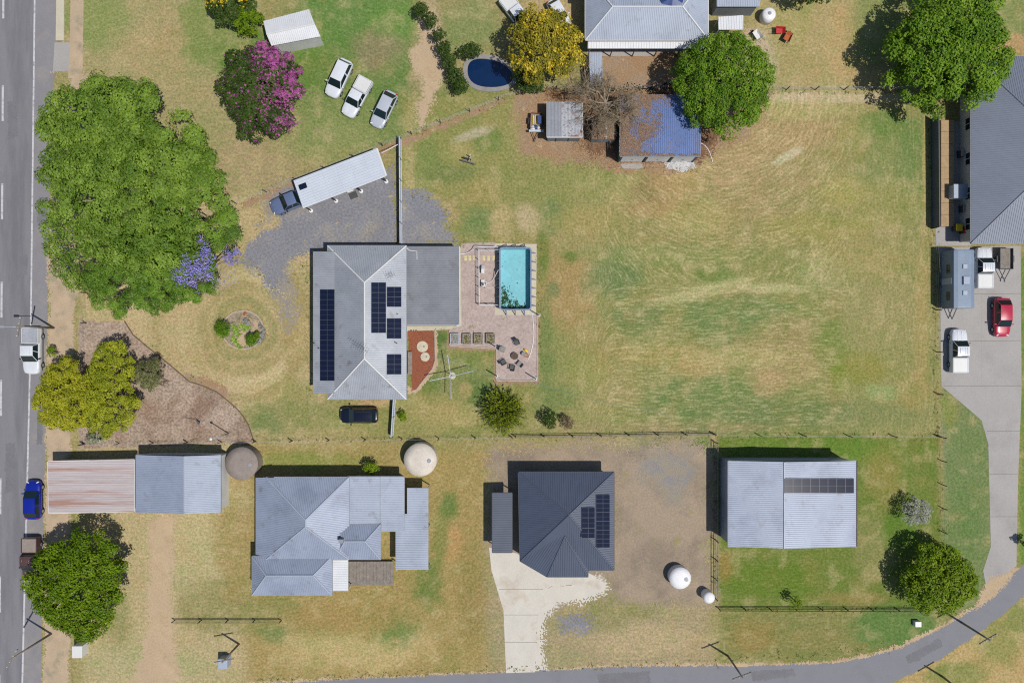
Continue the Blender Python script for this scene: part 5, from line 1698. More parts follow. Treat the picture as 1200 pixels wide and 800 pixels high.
junk('tool_tray', 'wide blue grey tray across the drawbar end of the loaded trailer', 'tray', 628.5, 153.6, .75, lambda m: [m.box((0, 0, .02), (1.7, .22, .04)), m.box((0, .11, .07), (1.7, .03, .12)), m.box((0, -.11, .07), (1.7, .03, .12))], [M['fence_steel']])


def caravan():
    p = W(1113, 329, 0)
    root = thing('caravan', 'large blue grey caravan beside the right boundary fence', 'caravan', (p.x, p.y, 0), None, 0)
    hw, L, h = 1.25, 6.6, 2.65
    m = MB()
    prof = [(-hw, .45), (-hw * 1.0, h - .35), (-hw * .93, h - .12), (-hw * .6, h - .02), (0, h), (hw * .6, h - .02), (hw * .93, h - .12), (hw, h - .35), (hw, .45)]
    ys = [(-L / 2, .80), (-L / 2 + .12, .97), (-L / 2 + .4, 1), (L / 2 - .4, 1), (L / 2 - .12, .97), (L / 2, .80)]
    vs = []
    for y, s in ys:
        vs += [(x * (.9 + .1 * s), y, .45 + (z - .45) * (.93 + .07 * s)) for x, z in prof]
    k = len(prof)
    fs = [(i * k + j, i * k + j + 1, (i + 1) * k + j + 1, (i + 1) * k + j) for i in range(len(ys) - 1) for j in range(k - 1)]
    fs += [tuple(range(k)), tuple(range((len(ys) - 1) * k, len(ys) * k))[::-1]]
    m.add(vs, fs)
    m.build('body', M['caravan_blue'], root, smooth=False, local=True)
    for y in (-1.6, 1.4):
        MB().box((0, y, h + .05), (.55, .55, .12), 0, 0, .85).build('roof_hatch', M['roof_pale'], root, local=True)
    MB().box((.1, -.2, h + .10), (.8, 1.0, .22), 0, 0, .85).build('air_conditioner', M['roof_bluegrey'], root, local=True)
    for s in (-1, 1):
        for y in (-1.9, 1.2):
            MB().box((s * (hw + .01), y, 1.7), (.03, 1.0, .6)).build('window', M['glass'], root, local=True)
        for y in (-.4, .4):
            wm = MB().lathe([(.15, -.09), (.3, -.1), (.33, -.05), (.33, .05), (.3, .1), (.15, .09)], n=14)
            wm.v = [(c + s * (hw - .15), a + y, b + .33) for a, b, c in wm.v]
            wm.build('wheel', M['rubber'], root, smooth=True, local=True)
        MB().beam((s * .5, -L / 2, .45), (0, -L / 2 - 1.2, .42), .07, .1).build('drawbar', M['black_metal'], root, local=True)
    MB().box((-hw - .01, -.2, 1.4), (.03, .7, 1.8)).build('door', M['roof_pale'], root, local=True)


caravan()
trailer('small grey trailer at the edge of the wide concrete driveway', 1174, 304, (0, 1), 2.4, 1.5, 'fence_dark')


# ------------------------------------------------------------------ neighbouring buildings
def house_below():
    c = W(385, 625)
    root = thing('house', 'rambling pale blue grey roofed house below the front yard', 'house', (c.x, c.y, 0))
    e = 3.0
    ro, (A, B, Cc, D, P, Q) = hip_roof(root, 312, 559, 409, 655, e, ((358, 609), (358, 617)), 5.0, M['roof_bluegrey'], capm=M['roof_pale'], gutm=M['trim_grey'])
    wall_box(root, [A[:2], B[:2], Cc[:2], D[:2]], e - .06, M['wall_white'], .5)
    v = [W(299.5, 559.5, 2.6), W(321, 559.5, 3.46), W(321, 651, 3.46), W(299.5, 651, 2.6)]
    v[3].x, v[2].x = v[0].x, v[1].x
    vo = flat_roof(root, v, M['roof_bluegrey'], along=Vector((1, 0, 0)), name='verandah_roof')
    q = [W(407, 558.5, 2.95), W(445, 558.5, 2.8), W(445, 613, 2.8), W(407, 613, 2.95)]
    flat_roof(root, q, M['roof_pale'], along=Vector((1, 0, 0)), name='rear_roof', gutm=M['trim_grey'])
    q2 = [W(445.5, 558.5, 2.7), W(473.5, 558.5, 2.55), W(473.5, 622, 2.55), W(445.5, 622, 2.7)]
    flat_roof(root, q2, M['roof_pale'], along=Vector((1, 0, 0)), name='rear_roof', gutm=M['trim_grey'])
    MB().prism(inset([q[0][:2], q2[1][:2], q2[2][:2], q[3][:2]], .4), 0, 2.45).build('wall', M['wall_white'], root)
    r2, k2 = hip_roof(root, 392, 614, 446, 655, 2.9, ((404, 634), (428, 634)), 3.85, M['roof_bluegrey'], capm=M['roof_pale'], gutm=M['trim_grey'])
    wall_box(root, [t[:2] for t in k2[:4]], 2.8, M['wall_white'], .45)
    r3, k3 = hip_roof(root, 295.5, 651.5, 389, 697, 2.9, ((312, 674), (367, 674)), 4.0, M['roof_bluegrey'], capm=M['roof_pale'], gutm=M['trim_grey'])
    wall_box(root, [t[:2] for t in k3[:4]], 2.8, M['wall_white'], .45)
    q3 = [W(388, 655.5, 2.6), W(408, 655.5, 2.5), W(408, 692, 2.5), W(388, 692, 2.6)]
    flat_roof(root, q3, M['roof_white'], along=Vector((1, 0, 0)), name='porch_roof')
    for p in q3[1:3]:
        MB().box((p.x - .1, p.y + (.1 if p is q3[2] else -.1), 1.2), (.09, .09, 2.4)).build('post', M['trim_white'], root)
    # deck boards
    d0, d1 = W(407, 656), W(462, 684)
    nb = 14
    for k in range(nb):
        x = d0.x + (d1.x - d0.x) * (k + .5) / nb
        MB().box((x, (d0.y + d1.y) / 2, .45), ((d1.x - d0.x) / nb - .02, d0.y - d1.y, .05)).build('deck_board', M['timber_grey'], root)
    q4 = [W(463.5, 571.5, 2.55), W(502, 571.5, 2.45), W(502, 667, 2.45), W(463.5, 667, 2.55)]
    q4b = [q4[0] + Vector((1.3, 0, 0)), q4[1], q4[2], q4[3], W(463.5, 602, 2.55), W(476, 602, 2.53)]
    q4b[0] = W(477, 571.5, 2.53)
    q4b[5] = Vector((q4b[0].x, q4b[4].y, 2.53))
    flat_roof(root, q4b, M['roof_pale'], along=Vector((1, 0, 0)), name='carport_roof', gutm=None)
    for p in (q4[1], q4[2], q4[3], q4[1].lerp(q4[2], .5)):
        MB().box((p.x + (-.15 if p.x > W(480, 0).x else .15), p.y + (.15 if p.y < W(0, 660).y else -.15), 1.2), (.1, .1, 2.4)).build('post', M['steel'], root)
    p = W(401, 632, 3.6)
    MB().box((p.x, p.y, p.z + .2), (.5, .4, .9)).build('flue', M['trim_grey'], root)
    wp = inset([t[:2] for t in k3[:4]], .45)
    for xx in (308, 330, 352, 374):
        a = W(xx, 690)
        window_on(root, (a.x - .6, wp[2][1]), (a.x + .6, wp[2][1]), 1.0, 2.2, (0, -1))


house_below()


def dark_house():
    c = W(664, 610)
    root = thing('house', 'dark slate roofed house with a white concrete drive', 'house', (c.x, c.y, 0))
    e, rh = 2.8, 4.6
    A, B, Cc, D = W(607.5, 553, e), W(719.5, 553, e), W(719.5, 667.5, e), W(609, 657, e)
    Ap = W(667, 603, rh)
    E1, E2, E3, E4 = W(609.5, 657, e), W(641, 675.5, e), W(689, 675.5, e), W(689, 667.5, e)
    m = MB()
    V1 = W(662, 628, 3.9)
    faces = [[A, Ap, B], [B, Ap, Cc], [A, E1, Ap], [E1, E2, V1, Ap], [E2, E3, V1], [E3, E4, V1], [V1, E4, Cc, Ap]]
    for f in faces:
        roof_face(m, f, .25, rib=True)
    ro = m.build('roof', M['roof_slate'], root)
    for a, b in ((A, Ap), (B, Ap), (Cc, Ap), (E1, Ap), (E2, V1), (E3, V1)):
        cm = MB()
        cap_line(cm, a, b, .08)
        cm.build('ridge_cap', M['roof_slate'], ro)
    gutter(ro, [A, B, Cc, E4, E3, E2, E1, A], M['wall_dark'])
    wl = [A, B, Cc, E3, E2, E1]
    cen = sum(wl, Vector()) / 6
    MB().prism([(p.x + (cen.x - p.x) * .09, p.y + (cen.y - p.y) * .09) for p in wl], 0, e - .1).build('wall', M['wall_grey'], root)
    n1 = plane_of(B, Ap, Cc)
    solar_array(root, 698, 579, 714, 641, 2, 6, B, n1)
    solar_array(root, 681, 594, 696.5, 630, 2, 3, B, n1)
    q = [W(577, 577.5, 2.5), W(600, 577.5, 2.6), W(600, 647, 2.6), W(577, 647, 2.5)]
    flat_roof(root, q, M['roof_charcoal'], along=Vector((1, 0, 0)), name='carport_roof', gutm=M['wall_dark'])
    for p in q:
        MB().box((p.x + (.15 if p.x < q[1].x - 1 else -.15), p.y + (.15 if p.y < q[0].y - 2 else -.15), 1.22), (.1, .1, 2.44)).build('post', M['wall_dark'], root)
    y = W(0, 675.5, e).y * 1.0
    for xx in (652, 675):
        a = W(xx, 668)
        window_on(root, (a.x - .7, (E2.y * .91 + cen.y * .09)), (a.x + .7, (E2.y * .91 + cen.y * .09)), .9, 2.1, (0, -1))


dark_house()


def solar_shed():
    c = W(928, 592)
    root = thing('shed', 'large pale blue shed with one strip of solar panels', 'shed', (c.x, c.y, 0))
    ro, (A, B, Cc, D, P, Q) = gable_roof(root, 853.5, 540, 1004, 640, 3.4, 919, 4.1, 'v', M['roof_bluegrey'], .22, mat2=M['roof_bluegrey'], gutm=M['trim_grey'])
    MB().prism(inset([t[:2] for t in (A, B, Cc, D)], .15), 0, 3.3).build('wall', M['roof_bluegrey'], root)
    solar_array(root, 918.5, 560, 1000, 577.5, 8, 1, P, plane_of(P, B, Cc))
    y = D.y + .15
    for xx in (880, 920, 960):
        a = W(xx, 0)
        d = MB().box((a.x, y - .04, 1.4), (2.6, .06, 2.8)).build('roller_door', M['wall_white'], root)
        MB().box((a.x, y - .09, .9), (.3, .04, .05)).build('handle', M['black_metal'], d)
    MB().beam(B, Cc, .07, .16).build('barge_board', M['red'] if False else M['rust'], root)


solar_shed()


def bottom_left_sheds():
    c = W(107, 570)
    root = thing('shed', 'long shed with rust streaked pinkish roof beside the road', 'shed', (c.x, c.y, 0))
    q = [W(56, 540.5, 2.5), W(157, 538.5, 2.5), W(157, 599, 2.35), W(57, 601, 2.35)]
    ro = flat_roof(root, q, M['roof_pinkish'], sp=.2, along=Vector((1, 0, 0)), gutm=M['trim_white'])
    MB().prism(inset([v[:2] for v in q], .2), 0, 2.25).build('wall', M['wall_cream'], root)
    c = W(208, 566)
    root = thing('shed', 'blue grey gabled shed between the rusty roof and brown round tank', 'shed', (c.x, c.y, 0))
    ro, (A, B, Cc, D, P, Q) = gable_roof(root, 159.5, 533, 258.5, 600, 2.7, 215, 3.5, 'v', M['roof_bluegrey'], .2, mat2=M['roof_pale'], gutm=M['trim_grey'])
    MB().prism(inset([t[:2] for t in (A, B, Cc, D)], .2), 0, 2.6).build('wall', M['wall_white'], root)


bottom_left_sheds()


def top_house():
    c = W(758, 20)
    root = thing('house', 'pale grey roofed house at the top edge above the courtyard', 'house', (c.x, c.y, 0))
    ro, k1 = hip_roof(root, 686, -30, 830, 47, 3.0, ((718, 8), (800, 8)), 4.6, M['roof_pale'], capm=M['roof_white'], gutm=M['trim_white'])
    wall_box(root, [t[:2] for t in k1[:4]], 2.9, M['wall_white'], .6)
    r2, k2 = hip_roof(root, 682, -60, 770, -4, 3.05, ((726, -46), (726, -22)), 5.0, M['roof_bluegrey'], capm=M['roof_pale'], gutm=M['trim_white'])
    q = [W(689, 48, 2.5), W(828, 48, 2.5), W(828, 57, 2.35), W(689, 57, 2.35)]
    q[2].x, q[3].x = q[1].x, q[0].x
    flat_roof(root, q, M['roof_white'], name='verandah_roof', sp=.3)
    for k in range(6):
        p = q[3].lerp(q[2], .02 + .96 * k / 5)
        MB().box((p.x, p.y + .08, 1.15), (.1, .1, 2.3)).build('post', M['timber_dark'], root)
    pts = inset([t[:2] for t in k1[:4]], .6)
    for xx in (705, 735, 765, 800):
        a = W(xx, 46)
        window_on(root, (a.x - .7, pts[2][1]), (a.x + .7, pts[2][1]), .9, 2.1, (0, -1))
    q = [W(842, 20, 2.3), W(871, 18, 2.3), W(871, 35, 2.2), W(842, 35, 2.2)]
    r = thing('awning', 'white awning right of the top house above the dense round tree', 'awning', (q[0].lerp(q[2], .5).x, q[0].lerp(q[2], .5).y, 0))
    flat_roof(r, q, M['roof_white'], sp=.3, name='canopy')
    for p in q:
        MB().box((p.x + (.1 if p.x < q[1].x - 1 else -.1), p.y + (.1 if p.y < q[0].y - .6 else -.1), 1.1), (.08, .08, 2.2)).build('post', M['steel'], r)
    q = [W(840, -8, 2.6), W(892, -8, 2.6), W(890, 8, 2.5), W(840, 8, 2.5)]
    r = thing('shed', 'pale shed at the top edge beside the white awning', 'shed', (q[0].lerp(q[2], .5).x, q[0].lerp(q[2], .5).y, 0))
    flat_roof(r, q, M['roof_pale'], sp=.2)
    MB().prism(inset([v[:2] for v in q], .15), 0, 2.4).build('wall', M['wall_grey'], r)
    # pale lean-to
    q = [W(690, 62, 2.1), W(705, 62, 2.1), W(707, 98, 2.0), W(692, 100, 2.0)]
    r = thing('shed', 'narrow pale lean-to left of the courtyard dirt', 'shed', (q[0].lerp(q[2], .5).x, q[0].lerp(q[2], .5).y, 0))
    flat_roof(r, q, M['roof_pale'], sp=.2, along=Vector((0, 1, 0)))
    MB().prism(inset([v[:2] for v in q], .1), 0, 1.9).build('wall', M['wall_grey'], r)
    # blue shade cover on the roof edge
    p = W(786, 2, 3.9)
    m = MB()
    n = 12
    vs = [(p.x, p.y, p.z + 1.0)] + [(p.x + 1.3 * math.cos(2 * math.pi * k / n), p.y + 1.0 * math.sin(2 * math.pi * k / n), p.z + .55 + .08 * (k % 2)) for k in range(n)]
    m.add(vs, [(0, 1 + k, 1 + (k + 1) % n) for k in range(n)])
    m.tube([(p.x, p.y, 0), (p.x, p.y, p.z + 1.0)], .04, 6)
    tag(m.build('parasol', M['blue_plastic'], None), 'blue parasol top showing beside the roof of the top house', 'parasol')
    # tank
    t = W(897, 22)
    r = thing('water_tank', 'white rain tank right of the white awning', 'tank', (t.x, t.y, 0))
    MB().lathe([(.8, 0), (.8, 1.1), (.6, 1.25), (.2, 1.32), (.001, 1.33)], t, 20).build('body', M['tank_white'], r, smooth=True)
    MB().lathe([(.2, 1.3), (.2, 1.38), (.001, 1.39)], t, 12).build('lid', M['trim_grey'], r)
    for i, (x, y, mm) in enumerate(((912, 38, 'red'), (921, 46, 'terracotta'), (886, 44, 'trim_white'))):
        p = W(x, y)
        r = thing('wheelbarrow', ['red wheelbarrow', 'orange wheelbarrow', 'white wheelbarrow'][i] + ' in the rubble yard right of the top house', 'wheelbarrow', (p.x, p.y, 0), 'wheelbarrows in the rubble yard', i * 1.1)
        m = MB()
        m.add([(-.35, -.3, .35), (.35, -.24, .35), (.35, .24, .35), (-.35, .3, .35), (-.5, -.42, .65), (.62, -.36, .65), (.62, .36, .65), (-.5, .42, .65)], [(0, 1, 2, 3), (0, 1, 5, 4), (1, 2, 6, 5), (2, 3, 7, 6), (3, 0, 4, 7)])
        m.build('tray', M[mm], r, local=True)
        for s in (-1, 1):
            MB().tube([(.7, s * .1, .22), (-.3, s * .28, .36), (-1.0, s * .3, .6)], .02, 5).build('handle', M['black_metal'], r, local=True)
            MB().tube([(-.3, s * .28, .36), (-.4, s * .28, 0)], .02, 5).build('leg', M['black_metal'], r, local=True)
        wm = MB().lathe([(.08, -.04), (.19, -.045), (.2, 0), (.19, .045), (.08, .04)], n=12)
        wm.v = [(a + .75, c, b + .2) for a, b, c in wm.v]
        wm.build('wheel', M['rubber'], r, local=True)


top_house()


def white_shed():
    hh = 2.5
    c4 = [W(308.5, 25, hh), W(362, 11, hh), W(375.5, 43, hh), W(318, 54, hh)]
    cen = sum(c4, Vector()) / 4
    root = thing('shed', 'small white gabled shed above the magenta flowering tree', 'shed', (cen.x, cen.y, 0))
    rz = Vector((0, 0, .55))
    P, Q = c4[0].lerp(c4[3], .62) + rz, c4[1].lerp(c4[2], .62) + rz
    m = MB()
    roof_face(m, [c4[0], c4[1], Q, P], .22)
    roof_face(m, [P, Q, c4[2], c4[3]], .22)
    ro = m.build('roof', M['roof_white'], root)
    cm = MB(); cap_line(cm, P, Q, .08); cm.build('ridge_cap', M['trim_white'], ro)
    MB().prism([(p.x + (cen.x - p.x) * .08, p.y + (cen.y - p.y) * .08) for p in c4], 0, hh - .1).build('wall', M['wall_white'], root)


white_shed()


def right_building():
    c = W(1230, 175)
    root = thing('building', 'large plain grey roofed building at the right edge', 'building', (c.x, c.y, 0))
    e, rh = 2.7, 5.4
    ro, k = hip_roof(root, 1138, 66, 1330, 285, e, ((1246, 166), (1246, 180)), rh, M['roof_midgrey'], .25, capm=M['roof_midgrey'], gutm=M['trim_grey'])
    wall_box(root, [t[:2] for t in k[:4]], e - .1, M['wall_cream'], .5)
    pts = inset([t[:2] for t in k[:4]], .5)
    for yy in (110, 150, 190, 230, 265):
        a = W(1138, yy)
        window_on(root, (pts[0][0], a.y - .7), (pts[0][0], a.y + .7), 1.0, 2.2, (-1, 0))
    # timber sleepers along the boundary
    r = thing('timber_retaining_wall', 'tan timber sleeper strip beside the large grey building', 'wall', W(1108, 202))
    n = 9
    for k in range(n):
        a, b = W(1108, 142 + 124 * k / n), W(1108, 142 + 124 * (k + 1) / n)
        MB().box((a.x, (a.y + b.y) / 2, .2), (1.5, abs(a.y - b.y) - .03, .4)).build('sleeper', M['timber_tan'], r)
    p = W(1119, 227)
    r = thing('storage_cabinet', 'white box cabinet between tan strip and grey building', 'cabinet', p)
    MB().box((p.x, p.y, .7), (2.0, 1.5, 1.3)).build('body', M['trim_white'], r)
    MB().box((p.x, p.y, 1.38), (2.15, 1.65, .08), 0, 0, .96).build('lid', M['roof_pale'], r)
    for i, (x, y, mm, lb) in enumerate(((1118, 268, 'yellow', 'yellow wheelie bin'), (1127, 271, 'red', 'dark red wheelie bin'), (1126, 246, 'trim_grey', 'grey wheelie bin'), (1124, 182, 'concrete_grey', 'pale grey wheelie bin'))):
        p = W(x, y)
        r = thing('wheelie_bin', lb + ' against the large grey building', 'bin', p, 'bins along the grey building')
        MB().box((p.x, p.y, .5), (.62, .68, .9), 0, 0, 1.1).build('body', M['dark_plastic'], r)
        MB().box((p.x, p.y, .98), (.74, .80, .08), 0, 0, .9).build('lid', M[mm], r)
        for s in (-1, 1):
            MB().tube([(p.x + s * .25, p.y + .36, .1), (p.x + s * .32, p.y + .36, .1)], .1, 10).build('wheel', M['rubber'], r)


right_building()


def tank(label, px, py, r_, h, mm, lid=True, dome=.2):
    t = W(px, py, h)
    t.z = 0
    r = thing('water_tank', label, 'tank', t)
    rr = r_ * S * (1 - h / CAM_H)
    prof = [(rr, 0)]
    n = 7
    for k in range(n):
        z = h * (k + 1) / n
        prof += [(rr * 1.012, z - h / n * .5), (rr, z)]
    MB().lathe(prof, t, 30).build('wall', M[mm], r, smooth=True)
    ro = MB().lathe([(rr * 1.02, h - .03), (rr * 1.02, h + .02), (rr * .6, h + dome * .7), (rr * .2, h + dome), (.001, h + dome + .01)], t, 30).build('roof', M[mm], r, smooth=True)
    if lid:
        MB().lathe([(.24, 0), (.24, .07), (.001, .08)], (t.x + rr * .55, t.y - .1, h + dome * .7), 12).build('hatch', M['trim_grey'], ro)


tank('brown grey round tank at the upper left of the rambling house', 283, 543, 19, 1.6, 'tank_brown', dome=.1)
tank('pale cream round tank at the upper right of the rambling house', 492.5, 538.5, 19, 1.6, 'tank_pale')
tank('white round tank right of the dark slate roofed house', 797, 677, 12.5, 1.1, 'tank_white')
tank('tiny white tank at the fence corner below the solar shed', 831, 700, 6.5, 1.2, 'tank_white', False)


# ------------------------------------------------------------------ pool and patio
def rrect(x0, y0, x1, y1, r, n=5):
    pts = []
    for cx, cy, a0 in ((x1 - r, y1 - r, 0), (x0 + r, y1 - r, 90), (x0 + r, y0 + r, 180), (x1 - r, y0 + r, 270)):
        for k in range(n + 1):
            t = R(a0 + 90 * k / n)
            pts.append((cx + r * math.cos(t), cy + r * math.sin(t)))
    return pts


def water_mat(name, tintc, gl=.05):
    m, nt, bs, out = new_mat(name)
    nt.nodes.remove(bs)
    tr = nd(nt, 'ShaderNodeBsdfTransparent')
    tr.inputs[0].default_value = (*tintc, 1)
    g = nd(nt, 'ShaderNodeBsdfGlossy')
    g.inputs['Roughness'].default_value = gl
    fr = nd(nt, 'ShaderNodeFresnel')
    fr.inputs[0].default_value = 1.33
    tc = nd(nt, 'ShaderNodeTexCoord')
    nz = noise(nt, tc.outputs['Object'], 2.2, 3)
    b = nd(nt, 'ShaderNodeBump')
    b.inputs['Strength'].default_value = .12
    b.inputs['Distance'].default_value = .05
    nt.links.new(nz, b.inputs['Height'])
    nt.links.new(b.outputs[0], g.inputs['Normal'])
    mx = nd(nt, 'ShaderNodeMixShader')
    nt.links.new(fr.outputs[0], mx.inputs[0])
    nt.links.new(tr.outputs[0], mx.inputs[1])
    nt.links.new(g.outputs[0], mx.inputs[2])
    nt.links.new(mx.outputs[0], out.inputs[0])
    return m


def pool():
    h = 1.32
    a, b = W(585.6, 290, h), W(622.5, 363, h)
    x0, x1, y1, y0 = a.x, b.x, a.y, b.y
    root = thing('swimming_pool', 'turquoise above ground pool with steel frame on pale slab', 'pool', ((x0 + x1) / 2, (y0 + y1) / 2, .035))
    z0 = .036
    o = rrect(x0, y0, x1, y1, .35)
    i_ = rrect(x0 + .10, y0 + .10, x1 - .10, y1 - .10, .28)
    n = len(o)
    m = MB()
    m.add([(p[0], p[1], z0) for p in o] + [(p[0], p[1], h - .08) for p in o], [(k, (k + 1) % n, n + (k + 1) % n, n + k) for k in range(n)])
    m.build('wall', M['pool_wall'], root)
    m = MB()
    m.add([(p[0], p[1], z0 + .03) for p in i_] + [(p[0], p[1], h - .05) for p in i_], [((k + 1) % n, k, n + k, n + (k + 1) % n) for k in range(n)] + [tuple(range(n))])
    m.build('liner', M['pool_liner'], root)
    m = MB()
    oo = rrect(x0 - .05, y0 - .05, x1 + .05, y1 + .05, .38)
    m.add([(p[0], p[1], h) for p in oo] + [(p[0], p[1], h) for p in i_] + [(p[0], p[1], h - .09) for p in oo] + [(p[0], p[1], h - .09) for p in i_],
          [(k, (k + 1) % n, n + (k + 1) % n, n + k) for k in range(n)] + [(2 * n + k, 2 * n + (k + 1) % n, (k + 1) % n, k) for k in range(n)] + [(n + k, n + (k + 1) % n, 3 * n + (k + 1) % n, 3 * n + k) for k in range(n)])
    m.build('top_rail', M['pool_frame'], root)
    m = MB()
    wz = h - .40
    m.add([(p[0], p[1], wz) for p in rrect(x0 + .105, y0 + .105, x1 - .105, y1 - .105, .27)], [tuple(range(n))])
    m.build('water', water_mat('pool_water', (.88, .965, .98)), root)
    # braces
    def brace(p, out):
        q = MB()
        p = Vector((p[0], p[1], 0))
        o_ = Vector((out[0], out[1], 0))
        s = Vector((-o_.y, o_.x, 0)) * .0
        q.beam(p + o_ * .06 + Vector((0, 0, h - .06)), p + o_ * .55 + Vector((0, 0, .06)), .07, .07)
        q.beam(p + o_ * .06 + Vector((0, 0, .08)), p + o_ * .58 + Vector((0, 0, .08)), .09, .05)
        q.beam(p + o_ * .06 + Vector((0, 0, .06)), p + o_ * .06 + Vector((0, 0, h - .06)), .08, .08)
        q.build('brace', M['pool_frame'], root)
    for k in range(7):
        yy = y0 + (y1 - y0) * (k + .5) / 7
        brace((x1 + .02, yy), (1, 0))
        brace((x0 - .02, yy), (-1, 0))
    for k in range(3):
        xx = x0 + (x1 - x0) * (k + .7) / 3.4
        brace((xx, y0 - .02), (0, -1))
        brace((xx, y1 + .02), (0, 1))
    # leaves gathered in the corner
    r = np.random.RandomState(8)
    P = []
    while len(P) < 520:
        u, v = r.rand(), r.rand()
        pr = math.exp(-((u - .12) / .14) ** 2 - ((v - .20) / .13) ** 2) + 1.2 * math.exp(-((v - .04) / .035) ** 2) * (u > .25) * (u < .85) + .9 * math.exp(-((u - .42) / .12) ** 2 - ((v - .12) / .05) ** 2) + .004
        if r.rand() < pr * (.25 + 1.2 * (vnoise(np.array([u * 9.]), np.array([v * 14.]), 1, 3)[0] > .5)):
            P.append((x0 + .15 + u * (x1 - x0 - .3), y0 + .15 + v * (y1 - y0 - .3), z0 + .05 + .05 * r.rand()))
    P = np.array(P)
    lf = leaves('leaf_litter', P, norm(np.array([[0, 0, 1.]]) + r.normal(size=P.shape) * .25), .10 + .12 * r.rand(len(P)), r.rand(len(P)) * .3, L_DARK, None, .6)
    tag(lf, 'dark leaves lying in the lower left corner of the turquoise pool', 'leaves', kind='stuff')
    return x0, x1, y0, y1, h


PX0, PX1, PY0, PY1, PH = pool()


def pool_fence():
    pts = [W(584, 294), W(561.5, 294), W(562, 357.5), W(583, 358)]
    root = thing('pool_fence', 'white rail fence closing off the gravel beside the turquoise pool', 'fence', pts[1].lerp(pts[2], .5))
    h = 1.2
    for i in range(3):
        a, b = pts[i], pts[i + 1]
        n = max(1, round((b - a).length / 1.05))
        for k in range(n + (i == 2)):
            t = a.lerp(b, k / n)
            MB().box((t.x, t.y, h / 2 + .01), (.06, .06, h)).build('post', M['trim_white'], root)
        for z in (.15, h - .03):
            MB().beam(a + Vector((0, 0, z)), b + Vector((0, 0, z)), .05, .04).build('rail', M['trim_white'], root)
        m = MB()
        L = (b - a).length
        k = .1
        while k < L:
            t = a.lerp(b, k / L)
            m.box((t.x, t.y, h / 2 + .05), (.016, .016, h - .22))
            k += .105
        o = m.build('pickets', M['trim_white'], root)
        o['kind'] = 'stuff'


pool_fence()
for k, (x, y) in enumerate(((545.5, 302.5), (550.5, 302.5), (556, 302), (567, 302.5), (572.5, 302.5), (578.5, 302.5))):
    p = W(x, y)
    o = MB().prism(rrect(p.x - .16, p.y - .3, p.x + .16, p.y + .3, .05, 3), .0, .05).build('stepping_stone', M['stone_yellow'])
    tag(o, ['first', 'second', 'third', 'fourth', 'fifth', 'sixth'][k] + ' pale yellow stepping stone counting from the house towards the pool', 'stepping stone', 'stepping stones to the pool')


def pump_gear():
    p = W(566, 316)
    r = thing('pool_pump', 'white pool pump box with a dark motor beside the pool fence', 'pump', p)
    MB().prism(rrect(p.x - .18, p.y - .48, p.x + .18, p.y + .42, .08, 3), .02, .55).build('body', M['trim_white'], r)
    MB().box((p.x, p.y + .2, .58), (.3, .34, .08)).build('cover', M['roof_pale'], r)
    MB().tube([(p.x - .18, p.y + .2, .25), (p.x - .5, p.y + .2, .25)], .14, 10).build('motor', M['dark_plastic'], r)
    p = W(566.5, 333)
    r = thing('pool_filter', 'white pool filter unit with pipes below the pump box', 'filter', p)
    MB().lathe([(.2, .02), (.26, .1), (.27, .55), (.2, .72), (.1, .78), (.001, .8)], (p.x, p.y - .1, 0), 16).build('tank', M['trim_white'], r, smooth=True)
    MB().box((p.x, p.y - .1, .85), (.16, .22, .12)).build('valve', M['dark_plastic'], r)
    MB().box((p.x - .05, p.y + .35, .18), (.4, .3, .32)).build('housing', M['trim_white'], r)
    MB().tube([(p.x + .2, p.y + .3, .3), (p.x + .4, p.y + .05, .3), (p.x + .25, p.y - .35, .3)], .035, 6).build('pipe', M['hose_white'], r)
    for s in (0, 1):
        MB().tube([(p.x - .2, p.y - .3 + s * .5, .05), (p.x - .2, p.y - .3 + s * .5, .6)], .04, 6).build('pipe', M['steel'], r)


pump_gear()


def hose(name, label, pts, r=.035, m='hose_white', z=.05, cat='hose'):
    P = [W(p[0], p[1]) + Vector((0, 0, (p[2] if len(p) > 2 else z))) for p in pts]
    # smooth
    Q = []
    n = len(P)
    for i in range(n - 1):
        p0, p1, p2, p3 = P[max(i - 1, 0)], P[i], P[i + 1], P[min(i + 2, n - 1)]
        for k in range(6):
            t = k / 6
            Q.append(.5 * ((2 * p1) + (p2 - p0) * t + (2 * p0 - 5 * p1 + 4 * p2 - p3) * t * t + (3 * p1 - p0 - 3 * p2 + p3) * t ** 3))
    Q.append(P[-1])
    return tag(MB().tube(Q, r, 6).build(name, M[m], None, smooth=True), label, cat)


hose('pool_hose', 'white hose from the patio roof over the fence to the top of the pool', [(539, 297.5, .3), (546, 297, .1), (555, 293, .6), (561, 291, 1.28), (570, 291, 1.25), (584, 291.5, 1.38)], .045)
hose('pool_hose', 'white looping hose from the filter up to the pool side', [(569, 330.5, .35), (574, 331, .1), (579, 326, .3), (584, 318, 1.1), (588, 316, 1.40)], .04)
hose('pool_hose', 'lower white hose from the filter along to the pool wall', [(568, 338, .3), (574, 337, .1), (580, 335, .2), (584, 333, .5), (586.5, 332, 1.1)], .03)
hose('drain_hose', 'long white hose curving from the pool corner towards the fire pit', [(624, 366), (624.5, 376), (625.5, 390), (624.5, 402), (622, 413), (619, 421)], .05)
hose('garden_hose', 'thin green garden hose trailing across the back lawn', [(497, 418), (520, 420), (545, 428), (556, 434), (580, 442), (606, 448), (625, 449), (655, 457), (700, 469), (745, 478), (775, 484), (785, 490), (787, 494)], .018, 'hose_green', .03)
hose('drain_hose', 'white pipe curling on the dry grass from the blue shed corner', [(821, 168), (826, 171), (831, 178), (835, 190)], .05)


